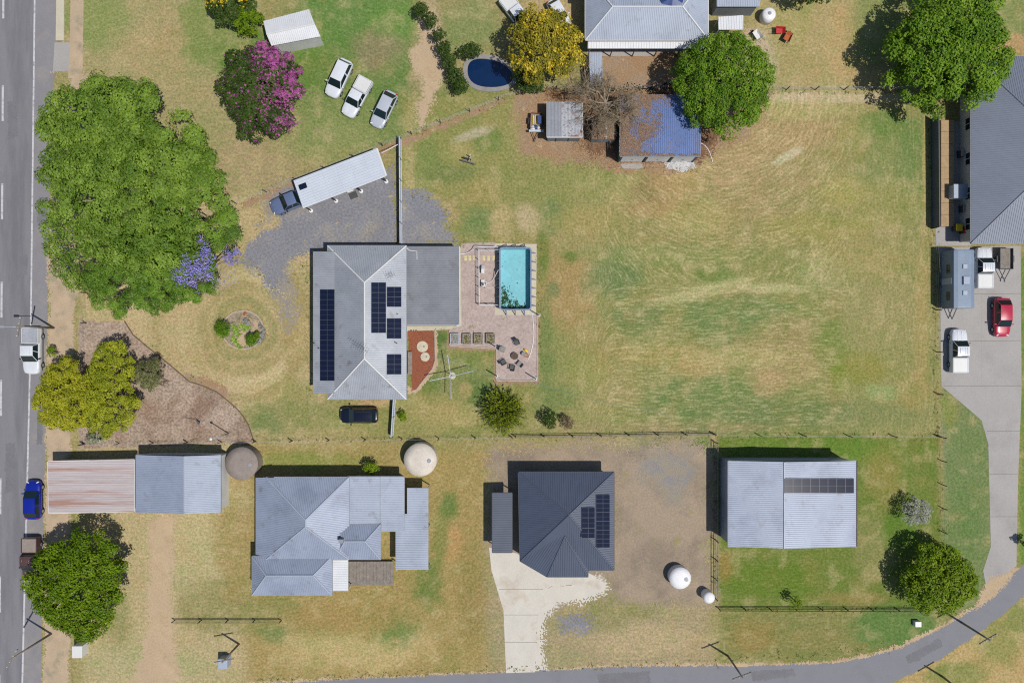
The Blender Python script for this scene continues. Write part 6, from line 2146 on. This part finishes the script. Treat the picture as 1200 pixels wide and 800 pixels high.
def sail_post(label, px, py, h=2.75):
    p = W(px, py)
    r = thing('shade_post', label, 'post', p, 'shade sail posts round the patio')
    MB().tube([p, p + Vector((0, 0, h))], .065, 10).build('pole', M['black_metal'], r)
    MB().lathe([(.001, h + .03), (.07, h + .02), (.075, h - .02)][::-1], p, 10).build('cap', M['steel'], r)
    MB().lathe([(.16, 0), (.16, .05), (.001, .06)], p, 12).build('footing', M['trim_white'], r)


sail_post('black post at the lower right corner of the pool slab', 631.5, 369.5)
sail_post('black post on a white footing at the lower right corner of the gravel patio', 627.5, 443.5)
sail_post('black post at the lower left corner of the gravel patio', 582, 440.5)
sail_post('black post beside the rightmost raised garden bed', 581.5, 406.5)


def raised_bed(label, px, py, w, d, frame, soilm, net=False, seed=0):
    p = W(px, py)
    r = thing('raised_bed', label, 'garden bed', p, 'raised garden beds in a line')
    h = .42
    for s in (-1, 1):
        MB().box((p.x + s * w / 2, p.y, h / 2), (.06, d, h)).build('board', M[frame], r)
        MB().box((p.x, p.y + s * d / 2, h / 2), (w - .061, .06, h)).build('board', M[frame], r)
    MB().box((p.x, p.y, h * .42), (w - .07, d - .07, h * .8)).build('soil', M[soilm], r)
    q = np.random.RandomState(seed)
    n = 90 if not net else 60
    P = np.stack([p.x + (q.rand(n) - .5) * (w - .2), p.y + (q.rand(n) - .5) * (d - .2), h * .85 + .1 * q.rand(n)], 1)
    pl = leaves('plants', P, norm(q.normal(size=(n, 3)) + np.array([0, 0, 1.2])), .1 + .1 * q.rand(n), q.rand(n), L_PALE if net else L_GREYGREEN, r, .6)
    pl['kind'] = 'stuff'


raised_bed('raised bed with pale frame and whitish plants, nearest the red mulch', 533, 397, .98, 1.25, 'fence_steel', 'grey_weathered', True, 1)
raised_bed('grey raised garden bed, second from the red mulch', 547.2, 397, .95, 1.2, 'grey_weathered', 'soil', False, 2)
raised_bed('grey raised garden bed, third from the red mulch', 560.7, 397, .98, 1.2, 'grey_weathered', 'soil', False, 3)
raised_bed('grey raised garden bed nearest the fire pit chairs', 574.7, 396.5, .98, 1.15, 'timber_grey', 'soil', False, 4)


def edging(name, label, pts, w, h, m, closed=False, cat='edging'):
    P = [W(*p) for p in pts]
    if closed:
        P.append(P[0])
    r = thing(name, label, cat, sum(P[:-1], Vector()) / (len(P) - 1))
    for i in range(len(P) - 1):
        d = (P[i + 1] - P[i]).normalized() * .006
        MB().beam(P[i] + d + Vector((0, 0, h / 2)), P[i + 1] - d + Vector((0, 0, h / 2)), w, h).build('edging_piece', M[m], r)


edging('bed_edging', 'concrete edging round the raised garden beds', [(527, 386), (527, 405), (582, 408.5)], .13, .12, 'edging')
edging('bed_edging', 'grey edging round the lower gravel patio', [(582, 408), (582, 446), (630, 446), (630, 370)], .13, .11, 'edging')
edging('bed_edging', 'pale curved edging of the red mulch bed', [(509.5, 387), (510.2, 422), (507, 432), (496, 446), (488, 456.5), (482, 459)], .12, .10, 'edging')
edging('bed_edging', 'dark curved edging of the large front mulch bed', [(146, 376), (156, 392), (170, 404), (184, 415), (200, 428), (214, 440), (222, 447), (238, 452), (254, 459), (268, 470), (279, 480), (286, 489), (291, 497), (298, 518)], .11, .10, 'edging_dark')
pts = [(285 + 24.5 * math.cos(R(a)), 386.5 + 22.5 * math.sin(R(a))) for a in range(0, 360, 15)]
slab('round_bed_soil', [(285 + 24 * math.cos(R(a)), 386.5 + 22 * math.sin(R(a))) for a in range(0, 360, 15)], .03, M['soil'])
patch('bed_straw', [(284, 386), (292, 388), (290, 404), (284, 408), (276, 402), (280, 394)], .036, M['sand_drive'], cell=.1, amp=.2, nsc=.6, seed=61)
patch('bed_straw', [(293, 374), (304, 376), (307, 386), (297, 386)], .036, M['sand_drive'], cell=.1, amp=.3, nsc=.6, seed=62)
edging('bed_edging', 'pale kerb ring of the round front garden bed', pts, .16, .12, 'edging', True)


def rosette(label, px, py, r_, lm, seed, z=.1, nb=13, group='pale rosette plants in the round bed'):
    q = np.random.RandomState(seed)
    p = W(px, py)
    P, N, T, s = [], [], [], []
    for k in range(nb):
        th = k * 2.4
        el = .25 + .9 * k / nb
        d = np.array([math.cos(th) * math.cos(el), math.sin(th) * math.cos(el), math.sin(el)])
        L = r_ * (1 - .3 * k / nb)
        P.append(np.array([p.x, p.y, z]) + d * L * .5)
        T.append(d)
        N.append(np.array([-d[0] * d[2], -d[1] * d[2], 1 - d[2] ** 2]) + 1e-3)
        s.append(L)
    o = leaves('rosette_plant', np.array(P), norm(np.array(N)), np.array(s), q.rand(nb), lm, None, .32, T=np.array(T))
    return tag(o, label, 'plant', group)


ros = [(282.5, 379.5), (275, 383), (278.5, 385.5), (286.5, 387), (289.5, 383), (284.5, 383), (276, 388), (280, 391.5), (273.5, 394), (276.5, 400), (274, 398), (279, 404), (282, 407), (291, 384)]
ORD = ['topmost', 'second', 'third', 'fourth', 'fifth', 'sixth', 'seventh', 'eighth', 'ninth', 'tenth', 'eleventh', 'twelfth', 'thirteenth', 'lowest']
ros.sort(key=lambda t: t[1])
for k, (x, y) in enumerate(ros):
    rosette(ORD[k] + ' pale green rosette plant counting down the round front bed', x, y, .34 + .1 * (k % 3), L_BROM, 200 + k)
for k, (x, y) in enumerate([(305, 381), (308, 385), (310, 389), (307, 392), (309, 395), (305, 398), (304, 402), (288, 376), (291, 378)]):
    tree('lavender_plant', (ORD[k] if k < 6 else 'lowest') + ' grey lavender clump along the right rim of the round bed' if k < 7 else ['left', 'right'][k - 7] + ' grey lavender clump of the two above the pale rosettes', 'plant', x, y, 3.2, 3.2, .25, .2, L_LAV, 8, .16, 900, .09, .02, group='grey lavender clumps of the round bed' if k < 7 else 'lavender clumps at the top of the round bed', seed=220 + k)
for k, (x, y) in enumerate([(287, 368.5), (288.5, 366.8)]):
    p = W(x, y)
    r = thing('flower_pot', ['lower', 'upper'][k] + ' orange terracotta pot at the top rim of the round bed', 'pot', (p.x, p.y, .03), 'orange pots of the round bed')
    MB().lathe([(.08, 0), (.13, .18), (.145, .2), (.145, .23), (.1, .23), (.1, .18), (.001, .18)], (p.x, p.y, .03), 14).build('body', M['terracotta'], r)

for label, x, y, rr in (('larger round concrete tank lid on the red mulch', 495, 406, .66), ('smaller round concrete tank lid on the red mulch', 498.2, 418, .54)):
    p = W(x, y)
    r = thing('tank_lid', label, 'lid', p)
    MB().lathe([(rr, 0), (rr, .10), (rr * .97, .12), (rr * .6, .13), (.001, .135)], p, 28).build('slab', M['lid_concrete'], r)
    MB().lathe([(.1, .12), (.1, .15), (.001, .155)], (p.x + rr * .3, p.y, 0), 10).build('handle', M['grey_weathered'], r)


def clothesline():
    c = W(530, 440)
    root = thing('clothesline', 'rotary clothesline with four steel arms on the back lawn', 'clothesline', c)
    h = 2.0
    MB().tube([c, c + Vector((0, 0, h))], .045, 8).build('pole', M['steel'], root)
    MB().lathe([(.42, 0), (.42, .03), (.001, .035)], c, 18).build('footing', M['lid_concrete'], root)
    MB().lathe([(.09, h - .12), (.1, h - .1), (.1, h), (.05, h + .05), (.001, h + .06)], c, 12).build('hub', M['steel'], root)
    tips = [W(524.5, 416, h + .15), W(554.5, 434.5, h + .15), W(528.5, 467, h + .15), W(503.5, 446, h + .15)]
    top = c + Vector((0, 0, h - .05))
    for t in tips:
        MB().tube([top, t], .05, 6).build('arm', M['steel'], root)
    for k in range(4):
        for f in (.45, .63, .81, .98):
            a, b = top.lerp(tips[k], f), top.lerp(tips[(k + 1) % 4], f)
            MB().tube([a, b], .004, 3).build('line', M['steel'], root)
    MB().tube([c + Vector((0, 0, 1.1)), c + Vector((.22, .1, 1.1))], .018, 5).build('crank_handle', M['black_metal'], root)


clothesline()


def fire_area():
    p = W(603, 417)
    r = thing('fire_pit', 'round dark iron fire pit on the gravel patio', 'fire pit', p)
    MB().lathe([(.2, .02), (.40, .3), (.42, .32), (.39, .32), (.34, .26), (.001, .22)], p, 22).build('bowl', M['rust'], r, smooth=True)
    MB().lathe([(.33, .262), (.001, .285)], p, 18).build('ash', M['ember'], r)
    for k in range(3):
        a = 2.1 * k
        MB().tube([(p.x + .3 * math.cos(a), p.y + .3 * math.sin(a), 0), (p.x + .25 * math.cos(a), p.y + .25 * math.sin(a), .2)], .03, 6).build('leg', M['black_metal'], r)
    def chair(label, px, py, rz, sm, flat=False):
        p = W(px, py)
        r = thing('garden_chair', label, 'chair', p, 'chairs round the fire pit', R(rz))
        MB().box((0, 0, .42), (.52, .52, .05)).build('seat', M[sm], r, local=True)
        m = MB()
        m.add([(-.26, -.26, .45), (-.26, .26, .45), (-.40, .24, .98), (-.40, -.24, .98), (-.30, -.26, .45), (-.30, .26, .45), (-.44, .24, .98), (-.44, -.24, .98)],
              [(0, 1, 2, 3), (7, 6, 5, 4), (3, 2, 6, 7), (0, 3, 7, 4), (1, 5, 6, 2)])
        m.build('backrest', M[sm], r, local=True)
        for x in (-.23, .23):
            for y in (-.24, .24):
                MB().tube([(x, y, 0), (x, y, .42)], .02, 6).build('leg', M['black_metal'], r, local=True)
        for y in (-.28, .28):
            MB().beam((-.3, y, .64), (.26, y, .64), .06, .03).build('armrest', M[sm], r, local=True)
            MB().tube([(.23, y, .42), (.23, y, .64)], .018, 5).build('arm_support', M['black_metal'], r, local=True)
    chair('dark garden chair above the fire pit', 606, 401.5, -70, 'dark_plastic')
    chair('dark garden chair at the lower left of the fire pit', 590.5, 424, 30, 'dark_plastic')
    chair('grey garden chair just below the fire pit', 600.5, 430, 80, 'dark_plastic')
    chair('pale grey garden chair at the lower right of the fire pit', 609, 426, 140, 'grey_weathered')
    chair('grey garden chair left of the fire pit beside the black post', 589.5, 409.5, -20, 'grey_weathered')
    p = W(617, 416.3)
    r = thing('plant_pot', 'orange brown pot beside the yellow float', 'pot', p)
    MB().lathe([(.16, 0), (.24, .3), (.26, .32), (.26, .37), (.2, .37), (.2, .32), (.001, .31)], p, 18).build('body', M['terracotta'], r)
    MB().lathe([(.19, .318), (.001, .33)], p, 14).build('soil', M['soil'], r)
    p = W(613.5, 414.5)
    r = thing('side_table', 'small grey side table between fire pit and orange pot', 'table', p)
    MB().lathe([(.24, .42), (.25, .43), (.25, .46), (.001, .465)], p, 18).build('table_top', M['grey_weathered'], r)
    for k in range(3):
        a = 2.1 * k
        MB().tube([(p.x + .2 * math.cos(a), p.y + .2 * math.sin(a), 0), (p.x + .1 * math.cos(a), p.y + .1 * math.sin(a), .42)], .018, 5).build('leg', M['black_metal'], r)
    p = W(616.5, 410.5)
    m = MB()
    n = 12
    vs = []
    for i in range(5):
        t = i / 4
        for k in range(n):
            a = 2 * math.pi * k / n
            rr = .17 * math.sin(math.pi * (.12 + .76 * t)) ** .6
            vs.append((p.x + (t - .5) * .55 * .85 + .0, p.y - (t - .5) * .55 * .5 + rr * math.cos(a), .17 + rr * math.sin(a)))
    m.add(vs, [(i * n + k, i * n + (k + 1) % n, (i + 1) * n + (k + 1) % n, (i + 1) * n + k) for i in range(4) for k in range(n)] + [tuple(range(n))[::-1], tuple(range(4 * n, 5 * n))])
    tag(m.build('pool_float', M['yellow'], None, smooth=True), 'bright yellow float beside the orange pot on the patio', 'float')


fire_area()


def seesaw():
    p = W(547, 189)
    r = thing('seesaw', 'metal see-saw with dark seats on the lawn right of the steel fence', 'seesaw', p)
    a, b = W(540.5, 187.5, .75), W(557.5, 192.5, .75)
    d = (b - a).normalized()
    MB().beam(a, b, .13, .1).build('beam', M['fence_dark'], r)
    s = Vector((-d.y, d.x, 0))
    m = a.lerp(b, .5)
    a2, b2 = W(542.5, 184.5, .5), W(552, 187.5, .5)
    MB().beam(a2, b2, .2, .06).build('seat', M['black_metal'], r)
    for t in (.15, .85):
        q = a.lerp(b, t)
        MB().tube([Vector((q.x, q.y, 0)), q], .04, 7).build('leg', M['steel'], r)
    q = W(551.5, 184.5)
    MB().tube([q, q + Vector((0, 0, 1.1))], .06, 8).build('post', M['trim_white'], r)
    MB().beam(q + Vector((0, 0, .45)), m + Vector((0, 0, -.2)), .06, .06).build('brace', M['steel'], r)
    MB().box((m.x, m.y, .82), (.14, .1, .06)).build('reflector', M['red'], r)


seesaw()


def carport_bits():
    p = W(414, 229)
    al = math.atan2(CAL.y, CAL.x)
    tag(MB().box((p.x, p.y, .025), (.95, .75, .03), al).box((p.x, p.y, .045), (.85, .65, .02), al).build('rubber_mat', M['dark_plastic']), 'dark mat on the gravel beside the carport posts', 'mat')
    p = W(411, 223.5)
    r = thing('storage_rack', 'small white wire rack at the carport edge', 'rack', p, None, al)
    for z in (.3, .7):
        MB().box((0, 0, z), (.8, .4, .03)).build('shelf', M['trim_white'], r, local=True)
    for x in (-.38, .38):
        for y in (-.18, .18):
            MB().tube([(x, y, 0), (x, y, .95)], .02, 5).build('leg', M['trim_white'], r, local=True)


carport_bits()


def pole(label, px, py, h, arm=None, lampd=None, r0=.13, arms=True, name='power_pole'):
    p = W(px, py)
    r = thing(name, label, 'pole', p)
    MB().tube([p - Vector((0, 0, .1)), p + Vector((0, 0, h))], [r0, r0 * .7], 10).build('shaft', M['timber_grey'] if arms else M['steel'], r, smooth=True)
    if arms:
        d = Vector((math.cos(R(arm or 0)), math.sin(R(arm or 0)), 0))
        a, b = p + Vector((0, 0, h - .4)) - d * 1.1, p + Vector((0, 0, h - .4)) + d * 1.1
        ca = MB().beam(a, b, .1, .12).build('crossarm', M['timber_grey'], r)
        for t in (.05, .33, .67, .95):
            q = a.lerp(b, t)
            MB().lathe([(.04, .06), (.06, .12), (.04, .2), (.001, .22)], q, 8).build('insulator', M['trim_white'], ca)
    if lampd:
        d = Vector((lampd[0], lampd[1], 0))
        q = p + Vector((0, 0, h - 1.0 if arms else h))
        MB().tube([q, q + d * .9 + Vector((0, 0, .25)), q + d * 1.9 + Vector((0, 0, .3))], .04, 6).build('lamp_arm', M['steel'], r)
        MB().box(tuple(q + d * 2.1 + Vector((0, 0, .28))), (.6, .24, .12), math.atan2(d.y, d.x)).build('lamp_head', M['trim_grey'], r)


pole('timber power pole by the main road below the parked brown pickup', 60, 742, 6.6, 60, None)
pole('timber power pole beside the parked white truck', 63, 384, 6.0, 80, (-1, 0))
pole('timber power pole on the dry verge below the rambling house', 280, 754, 4.6, 10, None)
pole('timber power pole beside the bright green tree at the bend', 1127, 729, 4.8, 30, None)
pole('timber power pole on the verge below the tiny white tank', 853, 768, 5.2, 20, None)
pole('thin lamp post standing at the lower right of the front mulch bed', 268, 507.5, 4.6, None, None, .07, False, 'lamp_post')
p = W(268, 507.5)
o = bpy.data.objects[[x.name for x in bpy.data.objects if x.name.startswith('lamp_post')][0]]
MB().lathe([(.06, 4.6), (.15, 4.66), (.16, 4.8), (.05, 4.86), (.001, 4.87)], p, 12).build('lamp_head', M['trim_white'], o)
pole('timber pole on the dry corner beyond the side road', 1104, 792, 4.8, 30, None)


def garden_light():
    p = W(234, 494)
    r = thing('garden_marker', 'small grey triangular metal marker on the front mulch bed', 'marker', p)
    m = MB()
    m.add([(p.x - .3, p.y + .3, .5), (p.x + .28, p.y - .05, .5), (p.x + .1, p.y - .35, .45), (p.x - .3, p.y + .3, .46), (p.x + .28, p.y - .05, .46), (p.x + .1, p.y - .35, .41)], [(0, 2, 1), (3, 4, 5), (0, 1, 4, 3), (1, 2, 5, 4), (2, 0, 3, 5)])
    m.build('plate', M['fence_dark'], r)
    MB().tube([(p.x, p.y, 0), (p.x, p.y, .47)], .03, 6).build('stake', M['black_metal'], r)
    a, b = W(213, 489), W(229, 491.5)
    tag(MB().tube([a + Vector((0, 0, .03)), a.lerp(b, .5) + Vector((.05, .08, .05)), b + Vector((0, 0, .05))], [.03, .045, .05], 6).build('fallen_branch', M['bark']), 'fallen grey branch on the front mulch bed', 'branch')
    for k, (x, y) in enumerate(((197, 446), (192, 452), (160, 462), (165, 468))):
        q = np.random.RandomState(k)
        m = MB()
        c = W(x, y)
        for j in range(7):
            t = q.rand() * 6.28
            e = c + Vector((math.cos(t), math.sin(t), .2)) * (.4 + .5 * q.rand())
            m.tube([c + Vector((0, 0, .06)), c.lerp(e, .5) + Vector((0, 0, .25)), e], [.03, .02, .008], 4)
        tag(m.build('dead_brush', M['bark']), ['dead brush right of the grey green shrub', 'dead brush just below the grey green shrub', 'dead brush right of the yellow green crown', 'dead brush at the lower right of the yellow green crown'][k], 'brush', 'dead brush on the mulch bed')


garden_light()


def neighbour_pool():
    z = .03
    root = thing('garden_pool', 'dark blue pool in the shade left of the yellow flowering tree', 'pool', W(572, 86))
    pts = [(548, 74), (560, 68), (585, 72), (600, 84), (601, 97), (585, 103), (560, 102), (548, 92)]
    P = [W(*p) for p in pts]
    for _ in range(2):
        P = [q for i in range(len(P)) for q in (P[i].lerp(P[(i + 1) % len(P)], .25), P[i].lerp(P[(i + 1) % len(P)], .75))]
    c = sum(P, Vector()) / len(P)
    n = len(P)
    out = [p + (p - c).normalized() * .55 for p in P]
    m = MB()
    m.add([(p.x, p.y, z + .05) for p in out] + [(p.x, p.y, z + .05) for p in P] + [(p.x, p.y, 0) for p in out], [(k, (k + 1) % n, n + (k + 1) % n, n + k) for k in range(n)] + [(2 * n + k, 2 * n + (k + 1) % n, (k + 1) % n, k) for k in range(n)])
    m.build('coping', M['grey_weathered'], root)
    m = MB()
    m.add([(p.x, p.y, z - .01) for p in P], [tuple(range(n))])
    m.build('water', mat('deep_water', C(18, 44, 84), rough=.1, var=.1, fine=.02), root)


neighbour_pool()
p = W(975, 778)


def letterbox_bits():
    for lb, x, y, sz, mm in (('white utility box beside the bright green roadside tree', 98, 758, (1.1, 1.3, 1.2), 'trim_white'),
                             ('white blue meter cabinet beside the pole below the rambling house', 266, 772, (1.0, 1.1, 1.2), 'roof_pale'),
                             ('small white box on the grass by the side road bend', 1073, 729, (.7, .6, .5), 'trim_white')):
        p = W(x, y)
        r = thing('utility_box', lb, 'box', p)
        MB().box((p.x, p.y, sz[2] / 2), sz).build('body', M[mm], r)
        MB().box((p.x, p.y, sz[2] + .03), (sz[0] * 1.08, sz[1] * 1.08, .06), 0, 0, .92).build('lid', M[mm], r)
        MB().box((p.x, p.y - sz[1] / 2 - .015, sz[2] * .5), (sz[0] * .8, .03, sz[2] * .75)).build('door', M['trim_grey'], r)


letterbox_bits()


# ------------------------------------------------------------------ grass tufts along edges
def tufts():
    r = np.random.RandomState(31)
    lines = [[(103, 309), (347, 212), (618, 105)], [(618, 106), (1090, 108)], [(1090, 110), (1094, 268), (1098, 511)], [(100, 519), (600, 512), (1098, 511)],
             [(466, 168), (468, 287)], [(458, 470), (457, 512)], [(533, 286), (628, 284)], [(631, 290), (633, 445)], [(582, 448), (632, 448)], [(838, 520), (838, 700)], [(842, 714), (1080, 714)],
             [(1104, 512), (1105, 650)], [(300, 516), (290, 494), (254, 460), (214, 440), (150, 380)], [(285, 300), (330, 345)], [(340, 330), (372, 292)], [(470, 222), (520, 240), (535, 286)], [(300, 270), (318, 240)],
             [(725, 200), (820, 200)], [(300, 796), (560, 786), (820, 776), (1050, 757)], [(360, 296), (362, 466)], [(510, 386), (560, 386), (600, 372)]]
    for nm, lm, n, cols in (('grass_tufts', L_TUFT, 4200, 'dry'), ('grass_tufts', L_TUFTG, 1700, 'green')):
        P, N, T, s = [], [], [], []
        seg = []
        for ln in lines:
            for i in range(len(ln) - 1):
                seg.append((ln[i], ln[i + 1], math.hypot(ln[i + 1][0] - ln[i][0], ln[i + 1][1] - ln[i][1])))
        w = np.array([x[2] for x in seg])
        w = w / w.sum()
        ks = r.choice(len(seg), n // 5, p=w)
        for k in ks:
            a, b, _ = seg[k]
            t = r.rand()
            x, y = a[0] + (b[0] - a[0]) * t + r.normal() * 2.4, a[1] + (b[1] - a[1]) * t + r.normal() * 2.4
            c = np.array(W(x, y))
            for j in range(5):
                th = r.rand() * 6.28
                d = np.array([math.cos(th), math.sin(th), .25 + .35 * r.rand()])
                d /= np.linalg.norm(d)
                L = .10 + .13 * r.rand()
                P.append(c + d * L * .5 + np.array([r.normal() * .06, r.normal() * .06, 0]))
                T.append(d)
                N.append(np.array([-d[0] * d[2], -d[1] * d[2], 1 - d[2] ** 2]) + 1e-3)
                s.append(L)
        o = leaves(nm, np.array(P), norm(np.array(N)), np.array(s), r.rand(len(P)), lm, None, .35, T=np.array(T))
        tag(o, ('dry straw coloured' if cols == 'dry' else 'green') + ' grass tufts along the fences and path edges', 'grass', kind='stuff')


tufts()
print('objects', len(bpy.data.objects), 'polys', sum(len(o.data.polygons) for o in bpy.data.objects if o.type == 'MESH'))
